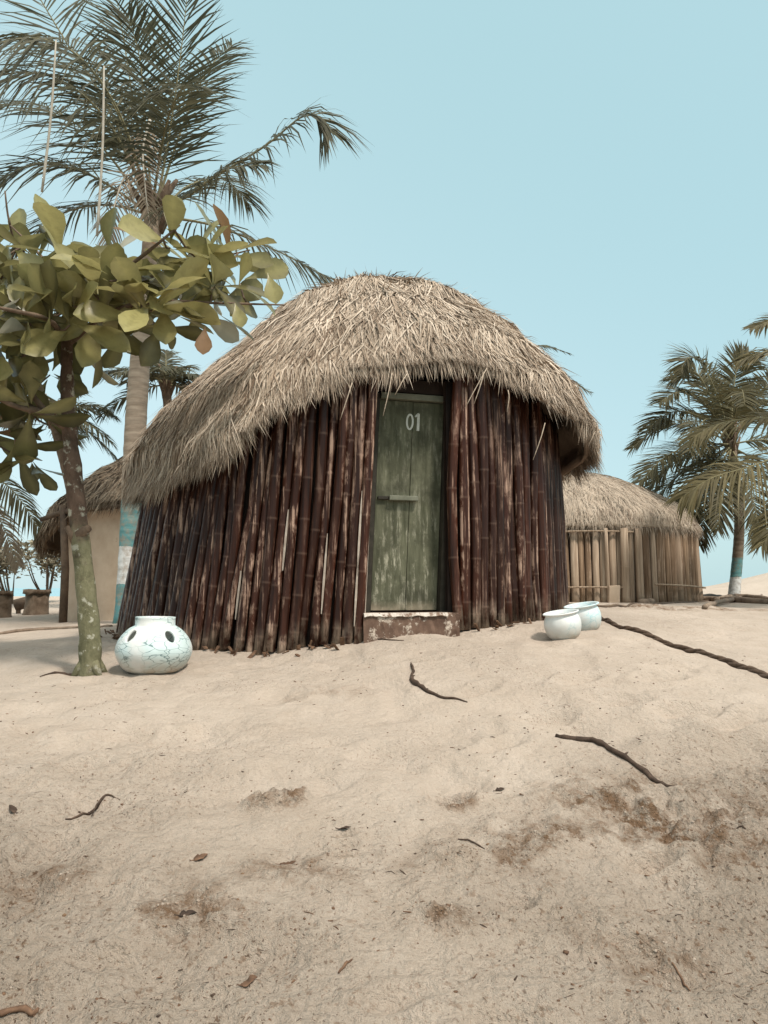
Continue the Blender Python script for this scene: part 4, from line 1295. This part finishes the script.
while ph_ < R(112):
    r = sp_.uniform(.045, .08); ph_ += r / RS
    b = np.array([SX + RS * math.sin(ph_), YS - RS * math.cos(ph_), 0]); b[2] = g(b[0], b[1]) - .04
    t = b.copy(); t[2] = ze + .05; t[0] += sp_.normal(0, .007) - .04 * math.sin(ph_); t[1] += .04 * math.cos(ph_) * 0
    px = 384 + F * b[0] / b[1]
    pale = (px < 612 and sp_.random() < .65) or (612 < px < 640) or sp_.random() < .25
    bamboo_pole(sml, 'log', b, t, r, M['pole_pale'] if pale else M['pole_brown'], sp_, 8, (2.5, 3.9), .012)
    ph_ += (r * 1.0) / RS


def hoop(name, z, f0, f1, rad, off, seed, mat):
    pts = [np.array([SX + (RS + off) * math.sin(a), YS - (RS + off) * math.cos(a), z + .03 * math.sin(a * 3 + seed)]) for a in np.linspace(R(f0), R(f1), 26)]
    mb = MB(); mb.tube(pts, rad, 7, .5); mb.build(name, mat, sml)


zmid = at(660, 586, YS - 2)[2]
hoop('tie_rail', zmid, 20, 110, .016, .12, 1, M['pole_pale'])
hoop('tie_rail', at(590, 589, YS - 2.4)[2], -35, 9, .016, .11, 2, M['pole_pale'])
hoop('tie_rail', at(590, 533, YS - 2.4)[2], -35, 11, .016, .11, 2, M['pole_pale'])
for px in (605, 622, 634):          # upright poles standing proud of the wall
    a = min(np.linspace(-.6, 1.3, 400), key=lambda a: abs(384 + F * (SX + RS * math.sin(a)) / (YS - RS * math.cos(a)) - px))
    b = np.array([SX + (RS + .1) * math.sin(a), YS - (RS + .1) * math.cos(a), 0]); b[2] = g(b[0], b[1]) - .05
    t = b.copy(); t[2] = ze - .04
    bamboo_pole(sml, 'upright_post', b, t, .075 if px == 622 else .035, M['pole_pale'], sp_, 8, (.5, .9), .01)
p = on_ground(614, 603, YS - RS - .12)
mb = MB(); mb.box(p + np.array([0, 0, .14]), (.085, .04, .15), None, .5, 0, .012); mb.build('door_board', M['mud'], sml, smooth=False, bevel=.01)

# ------------------------------------------------------------------ pots
def lathe(mb, prof, K=72, wob=.0, seed=0):
    V = []; fs = []; n = len(prof)
    for i in range(K):
        a = 2 * math.pi * i / K
        for (r, z) in prof:
            rr_ = r * (1 + wob * math.sin(2 * a + seed) + wob * .6 * math.sin(3 * a + 1.3 * seed))
            V.append((rr_ * math.cos(a), rr_ * math.sin(a), z))
    for i in range(K):
        for j in range(n - 1):
            a = i * n + j; b = ((i + 1) % K) * n + j
            fs.append((a, b, b + 1, a + 1))
    mb.add(V, fs)


def smooth_prof(P, n):
    return [tuple(p) for p in catmull([np.array(p) for p in P], n)]


pp = gp(153, 670); Yp = pp[1]; k = Yp / F          # metres per pixel at the pot
H = 54 * k; Rm = 36.5 * k
outer = smooth_prof([(.0, 0), (.55 * Rm, .0), (.82 * Rm, .10 * H), (1.0 * Rm, .36 * H), (.93 * Rm, .58 * H), (.72 * Rm, .76 * H), (.55 * Rm, .835 * H)], 34) + \
    [(.525 * Rm, .85 * H), (.52 * Rm, .97 * H), (.53 * Rm, .995 * H), (.50 * Rm, 1.0 * H)]
inner = [(.47 * Rm, .99 * H), (.46 * Rm, .85 * H)] + [(max(r - .022, 0), max(z, .022) - (.012 if z > .5 * H else 0)) for r, z in outer[33::-1]][1:]
mb = MB(); lathe(mb, outer + inner, 84, .008)
pot = mb.build('pierced_pot', M['pot_a'], None)
for sgn in (-1, 1):      # cut the round openings of the shoulder
    for yy in (-1, 1):
        bpy.ops.mesh.primitive_cylinder_add(radius=.04, depth=.5, vertices=28)
        c = bpy.context.active_object
        d = Vector((sgn * .62, yy * .66, .55)).normalized()
        c.rotation_euler = d.to_track_quat('Z', 'Y').to_euler(); c.scale = (.9, 1.25, 1)
        c.location = d * .25 + Vector((sgn * .62 * Rm * .5, yy * Rm * .45, .56 * H))
        bo = pot.modifiers.new('hole', 'BOOLEAN'); bo.operation = 'DIFFERENCE'; bo.solver = 'EXACT'; bo.object = c
        bpy.context.view_layer.update()
        dg = bpy.context.evaluated_depsgraph_get()
        nm = bpy.data.meshes.new_from_object(pot.evaluated_get(dg))
        pot.modifiers.clear(); pot.data = nm
        bpy.data.objects.remove(c)
pot.data.polygons.foreach_set('use_smooth', np.ones(len(pot.data.polygons), dtype=bool))
pot.location = Vector(pp) - Vector((0, 0, .02)); pot['_w'] = [float(x) for x in pp]
pot.rotation_euler = (0, R(1), R(8))
tag(pot, 'round white pot with holes and teal crackle at the left foot of the hut wall', 'pot', 'white clay pots')


def bowl_pot(name, px, py, wpx, hpx, mat, label, tilt, rz, lip=1.0):
    p = gp(px, py); k = p[1] / F; Rm = wpx * k / 2; H = hpx * k
    outer = smooth_prof([(0, 0), (.5 * Rm, .0), (.85 * Rm, .18 * H), (1.0 * Rm, .5 * H), (.96 * Rm, .74 * H), (.84 * Rm, .90 * H)], 24) + \
        [(.86 * Rm * lip, .93 * H), (.97 * Rm * lip, .955 * H), (.98 * Rm * lip, .985 * H), (.93 * Rm * lip, 1.0 * H)]
    inner = [(.84 * Rm, .97 * H), (.80 * Rm, .88 * H)] + [(max(r - .016, 0), max(z, .018)) for r, z in outer[22::-1]]
    mb = MB(); lathe(mb, outer + inner, 64, .006, 2)
    o = mb.build(name, mat, None)
    o.location = Vector(p) - Vector((0, 0, .018)); o.rotation_euler = (R(tilt[0]), R(tilt[1]), rz)
    return tag(o, label, 'pot', 'white clay pots')


bowl_pot('bowl_pot', 565, 637, 36, 28, M['pot_b'], 'plain white wide-mouthed pot, the nearer of the pair on the right', (4, -9), .0)
bowl_pot('bowl_pot', 586, 628, 34, 28, M['pot_c'], 'bluish white wide-mouthed pot, behind the plain one on the right', (4, -10), .0, 1.04)

# ------------------------------------------------------------------ things lying on the sand
def lying(name, pxs, rad, mat, label, cat, lift=.01, n=20, sides=7, wob=.0, group=None, bump=0, seed=1, extra=None):
    r_ = np.random.default_rng(seed)
    P = catmull([gp(x, y) for x, y in pxs], n)
    out = []
    for i, p in enumerate(P):
        p = p.copy(); p[0] += r_.normal(0, wob); p[1] += r_.normal(0, wob)
        p[2] = g(p[0], p[1]) + lift * (.15 + .85 * math.sin(math.pi * min(1, .12 + i / (n - 1) * .9))) + r_.normal(0, .0015); out.append(p)
    if np.isscalar(rad): rad = [rad, rad]
    rr_ = [np.interp(i / (n - 1), np.linspace(0, 1, len(rad)), rad) * (1 + bump * r_.normal()) for i in range(n)]
    mb = MB(); mb.tube(out, rr_, sides, .5)
    if extra: extra(mb, out, rr_)
    if mat == M['stick'] and n > 15:
        for q_ in (n // 3, n // 2 + 2):
            e_ = out[q_] + r_.normal(0, 1, 3) * np.array([.02, .02, .003]) + np.array([.02, .03, .006])
            mb.tube([out[q_], (out[q_] + e_) / 2 + np.array([0, 0, .003]), e_], [rr_[q_] * .6, rr_[q_] * .4, .0015], 6, .5)
    o = mb.build(name, mat, None, origin=out[n // 2])
    return tag(o, label, cat, group)


# twisted rope
Pr = catmull([gp(600, 617), gp(618, 627), gp(650, 637), gp(690, 651), gp(730, 664), gp(768, 679), gp(830, 705), gp(900, 730)], 150)
mb = MB()
for st in range(3):
    out = []
    for i, p in enumerate(Pr):
        q_ = p.copy(); q_[2] = g(q_[0], q_[1]) + .002 + .006 * math.sin(i * .23)
        t = Pr[min(i + 1, 149)] - Pr[max(i - 1, 0)]; t /= np.linalg.norm(t); s_ = np.cross(t, [0, 0, 1]); s_ /= np.linalg.norm(s_)
        a = i * .36 + st * 2.094
        out.append(q_ + s_ * .016 * math.cos(a) + np.array([0, 0, 1]) * .016 * math.sin(a))
    mb.tube(out, .018, 7, .5)
tag(mb.build('rope', M['rope'], None, origin=Pr[75]), 'thick dark twisted rope half sunk across the sand on the right', 'rope')
lying('cable', [(560, 605), (600, 607), (640, 606), (680, 603), (720, 600), (735, 598)], .02, M['post'], 'thin dark line lying on the sand before the pale log hut', 'line', .01, 40)
lying('dead_stick', [(555, 732), (585, 741), (612, 752), (645, 772), (678, 790)], [.013, .017, .015, .014, .006], M['stick'], 'long crooked black stick alone on the sand at the right', 'stick', .010, 26, 8, .002, None, .16, 3)
lying('dead_stick', [(410, 661), (413, 672), (412, 682), (425, 691), (446, 698), (468, 703)], [.006, .010, .016, .013, .011, .004], M['stick'], 'short hooked dark stick below the doorstep', 'stick', .010, 24, 8, .002, None, .16, 4)
lying('dead_stick', [(722, 823), (733, 830), (746, 838)], [.004, .009, .004], M['stick'], 'small black stick past the end of the long crooked stick', 'stick', .006, 10, 7, .001, None, .1, 5)
lying('dead_stick', [(362, 636), (380, 640), (404, 641)], [.006, .008, .004], M['stick'], 'thin twig lying right at the doorstep', 'stick', .006, 10, 6, .001, None, .1, 6)


def fork(mb, out, rr_):
    a = out[len(out) // 2]; e = gp(98, 797); e[2] += .02
    b = gp(92, 804, .008)
    mb.tube([a, (a + b) / 2 + np.array([0, 0, .012]), b], [.005, .004, .002], 6, .5)


lying('forked_twig', [(66, 806), (85, 800), (100, 790), (108, 783), (120, 788)], [.003, .006, .006, .005, .003], M['stick'], 'forked dry twig on the sand at the left', 'twig', .008, 14, 6, .001, None, .1, 7, fork)
lying('broken_branch', [(-20, 1012), (0, 1008), (22, 1001), (38, 1004)], [.008, .008, .011, .006], M['litter'], 'brown broken branch end in the bottom left corner', 'branch', .008, 12, 7, .001, None, .15, 8)
lying('root', [(40, 676), (62, 673), (78, 671)], [.006, .012, .012], M['stick'], 'dark root stub reaching out beside the mossy trunk', 'root', .004, 10, 7, .001, None, .1, 9)
lying('thin_pole', [(-30, 636), (20, 632), (60, 629), (112, 626)], .022, M['drift'], 'long thin pole lying across the sand before the mud hut', 'pole', .015, 30, 7, .003, None, .05, 10)
lying('twig', [(458, 838), (474, 843), (485, 848)], [.003, .004, .002], M['stick'], 'tiny curved twig right of the three sand clods', 'twig', .006, 8, 6, .001, None, .1, 11)
lying('twig', [(672, 957), (683, 968), (690, 977)], [.003, .004, .002], M['litter'], 'tiny brown twig low in the right quarter of the sand', 'twig', .006, 8, 6, .001, None, .1, 12)
lying('twig', [(338, 973), (346, 968), (352, 964)], [.003, .005, .002], M['litter'], 'small straight brown twig on the bare sand near the bottom middle', 'twig', .006, 8, 6, .001, None, .1, 13)


def dead_leaf(px, py, size, ang, label, mat='litter', curl=.6):
    p = gp(px, py, .001); mb = MB(); K = 9; V = []; fs = []
    r_ = np.random.default_rng(int(px * 7 + py))
    c_, s_ = math.cos(ang), math.sin(ang)
    d = np.array([c_, s_, 0]); s = np.array([-s_, c_, 0])
    bend = r_.uniform(-.5, .5); w1, w2 = r_.uniform(.16, .34, 2)
    for i in range(K):
        u = i / (K - 1); e = math.sin(math.pi * min(1, .06 + u * .93)) ** .7
        c = p + d * size * (u - .5) + s * size * bend * (u - .5) ** 2
        c[2] = g(c[0], c[1]) + .002 + curl * size * .35 * max(0, u - .45) ** 2
        a = c - s * size * w1 * e * r_.uniform(.75, 1.15); b = c + s * size * w2 * e * r_.uniform(.75, 1.15)
        a[2] = max(c[2] + size * w1 * e * curl * r_.uniform(.0, .7), g(a[0], a[1]) + .001); b[2] = max(c[2] + size * w2 * e * curl * r_.uniform(.1, 1.1), g(b[0], b[1]) + .001)
        V += [a, c, b]
        if i:
            k = (i - 1) * 3; fs += [(k, k + 1, k + 4, k + 3), (k + 1, k + 2, k + 5, k + 4)]
    mb.add(V, fs); mb.tube([p - d * size * .48, p - d * size * .62 + s * .004, p - d * size * .8 + np.array([0, 0, .006])], [.003, .002, .0015], 5)
    o = mb.build('dead_leaf', M[mat], None, origin=p)
    m_ = o.modifiers.new('solid', 'SOLIDIFY'); m_.thickness = .0015
    return tag(o, label, 'leaf')


dead_leaf(14, 808, .075, 2.3, 'curled dark brown leaf at the left border of the sand', 'stick')
dead_leaf(288, 857, .06, .1, 'reddish brown leaf lying below the dug-out patch of sand')
dead_leaf(250, 985, .05, .6, 'rounded brown leaf near the bottom, left of the straight twig')
dead_leaf(188, 917, .055, .3, 'dark leaf in the damp patch at the lower left', 'stick')
dead_leaf(200, 860, .06, .9, 'pale brown leaf with a thin stem above the lower left damp patch')
dead_leaf(345, 829, .05, 0.1, 'dark curled leaf scrap on top of the three sand clods', 'stick', .8)
dead_leaf(500, 790, .05, .6, 'curled leaf scrap left of the long crooked stick', 'stick')

# driftwood heap round the painted palm on the right
heap = [([(640, 603), (700, 601), (768, 604), (820, 606)], .06, 'long weathered log lying across the sand below the painted palm', 0),
        ([(705, 610), (735, 602), (762, 595)], .04, 'pale slanting branch leaning over the long log', .03),
        ([(690, 598), (712, 599), (735, 601)], .06, 'short dark log beside the corner of the pale log hut', .02),
        ([(715, 602), (740, 600), (790, 602)], .05, 'second log lying behind the slanting branch', .05),
        ([(662, 600), (690, 596), (716, 600)], .03, 'thin crooked branch on the pile by the pale log hut', .08)]
for i, (pxs, r, lab, lf) in enumerate(heap):
    lying('driftwood_log', pxs, [r * .8, r, r * .7], M['drift'] if i != 2 else M['post'], lab, 'log', r * .6 + lf, 16, 8, .01, None, .1, 30 + i)

# stumps used as stools + shrubs at far left
def stump(px, py, Y, r, h, label):
    p = on_ground(px, py, Y); mb = MB()
    mb.tube([p - np.array([0, 0, .08]), p + np.array([0, 0, .04]), p + np.array([.01, 0, h * .5]), p + np.array([0, 0, h])], [r * 1.35, r * 1.05, r * .95, r], 14, .5)
    mb.tube([p + np.array([0, 0, h]), p + np.array([0, 0, h + .07])], [r * 1.18, r * 1.15], 14, .6)
    o = mb.build('stump_stool', M['stump'], None, origin=p)
    for v in o.data.vertices: v.co += Vector(rng.normal(0, .012, 3))
    return tag(o, label, 'stool')


stump(36, 616, 14.5, .215, .40, 'squat stump stool beside the dark post of the mud hut')
stump(0, 619, 13.5, .17, .40, 'stump stool cut off by the left border')
p = on_ground(21, 608, 15); mb = MB(); mb.tube([p + np.array([-.12, 0, .16]), p + np.array([.3, .1, .3])], [.12, .1], 8); mb.tube([p + np.array([-.05, 0, -.05]), p + np.array([-.05, 0, .2])], [.05, .05], 6); mb.tube([p + np.array([.2, .1, -.05]), p + np.array([.2, .1, .3])], [.05, .05], 6)
tag(mb.build('log_seat', M['post'], None, origin=p), 'dark short log seat leaning against the squat stump stool', 'seat')


def shrub(px, py, Y, h, w, label, n, seed):
    r_ = np.random.default_rng(seed); p = on_ground(px, py, Y)
    root = empty('shrub', p, label, 'shrub'); st = MB(); lf = MB()
    for k in range(n):
        a = r_.uniform(0, 6.28); rr_ = w * math.sqrt(r_.random()); hh = h * r_.uniform(.55, 1.0)
        top = p + np.array([math.cos(a) * rr_, math.sin(a) * rr_, hh])
        mid = p + np.array([math.cos(a) * rr_ * .6, math.sin(a) * rr_ * .6, hh * .45])
        st.tube(catmull([p, mid, top], 7), [.03, .026, .022, .018, .015, .012, .01], 6)
        for j in range(75):
            d = r_.normal(0, 1, 3); d[2] = abs(d[2]) * .6 + .05; d /= np.linalg.norm(d)
            big_leaf(lf, top + r_.normal(0, .17, 3) * np.array([1.2, 1.2, .9]), d, np.array([0, -.3, 1.0]) + r_.normal(0, .3, 3), r_.uniform(.13, .24), r_.uniform(.035, .06), float(np.clip(r_.normal(.55, .25), 0, 1)), r_.uniform(0, .4))
    st.build('stem', M['brown_bark'], root); lf.build('foliage', M['shrub'], root)


shrub(47, 602, 21, 1.55, .75, 'pale leafy shrub on thin bare stems left of the mud hut', 10, 5)
shrub(12, 602, 20, 1.35, .7, 'bare-stemmed shrub at the left border below the yellowing palm', 9, 6)

# ------------------------------------------------------------------ small litter on the sand (uncountable)
mb = MB()
ICO = [(0, 0, 1), (.894, 0, .447), (.276, .851, .447), (-.724, .526, .447), (-.724, -.526, .447), (.276, -.851, .447), (.724, .526, -.447), (-.276, .851, -.447), (-.894, 0, -.447), (-.276, -.851, -.447), (.724, -.526, -.447), (0, 0, -1)]
ICF = [(0, 1, 2), (0, 2, 3), (0, 3, 4), (0, 4, 5), (0, 5, 1), (1, 6, 2), (2, 7, 3), (3, 8, 4), (4, 9, 5), (5, 10, 1), (6, 7, 2), (7, 8, 3), (8, 9, 4), (9, 10, 5), (10, 6, 1), (6, 11, 7), (7, 11, 8), (8, 11, 9), (9, 11, 10), (10, 11, 6)]
for kk in range(3000):
    y_ = 1.85 + 4.0 * rng.random() ** 1.7; x_ = rng.uniform(-.62, .62) * y_
    p = np.array([x_, y_, g(x_, y_)])
    if fbm(p[0] * 1.6 + 9, p[1] * 1.6, 3, 61) < .40 + .14 * rng.random(): continue
    s = .0018 + .0062 * rng.random() ** 2.6
    ax = np.array((Matrix.Rotation(rng.uniform(0, 6.3), 3, 'Z') @ Matrix.Rotation(rng.normal(0, .25), 3, 'X')).transposed())
    mt = int(rng.random() < .3)
    if rng.random() < .3:
        q_ = rng.uniform(.006, .022)
        b_ = rng.normal(0, .25)
        mb.tube([p - ax[1] * q_, p + ax[0] * q_ * b_ + np.array([0, 0, .002]), p + ax[1] * q_], [s * .25, s * .4, s * .2], 5, rng.random(), mt)
    else:
        V = np.array(ICO) * (1 + rng.normal(0, .22, (12, 1))) * np.array([s * rng.uniform(.6, 1.2), s * rng.uniform(.9, 1.7), s * .6])
        mb.add(V @ ax + p - np.array([0, 0, s * .1]), ICF, rng.random(), mt)
tag(mb.build('sand_litter', [M['litter'], M['stick']], None), 'specks of bark, seeds and twig bits scattered over the sand', 'litter', kind='stuff')

# crumbs and clods of turned sand (uncountable)
mb = MB()
for kk in range(2600):
    if kk < 1700:
        (cx, cy, rx, ry, a) = DAMP[rng.integers(len(DAMP) - 3)]
        x = cx + rng.normal() * rx * .6; y = cy + rng.normal() * ry * .6; tt = rng.uniform(.35, 1.0)
    else:
        y = 1.85 + 2.2 * rng.random(); x = rng.uniform(-.62, .62) * y; tt = rng.uniform(.2, .8)
        if fbm(x * 1.1 + 2, y * 1.3, 3, 71) < .5: continue
    s_ = .002 + .0055 * rng.random() ** 3
    V = np.array(ICO) * (1 + rng.normal(0, .18, (12, 1))) * np.array([s_ * rng.uniform(.8, 1.4), s_ * rng.uniform(.8, 1.4), s_ * .75])
    an = rng.uniform(0, 6.3); Rz = np.array([[math.cos(an), -math.sin(an), 0], [math.sin(an), math.cos(an), 0], [0, 0, 1]])
    mb.add(V @ Rz + np.array([x, y, g(x, y) - s_ * .1]), ICF, tt)
tag(mb.build('sand_clods', M['sand'], None), 'crumbs and clods of damp turned sand in the dug-up patches', 'sand', kind='stuff')

for o in bpy.data.objects:
    if '_w' in o: del o['_w']
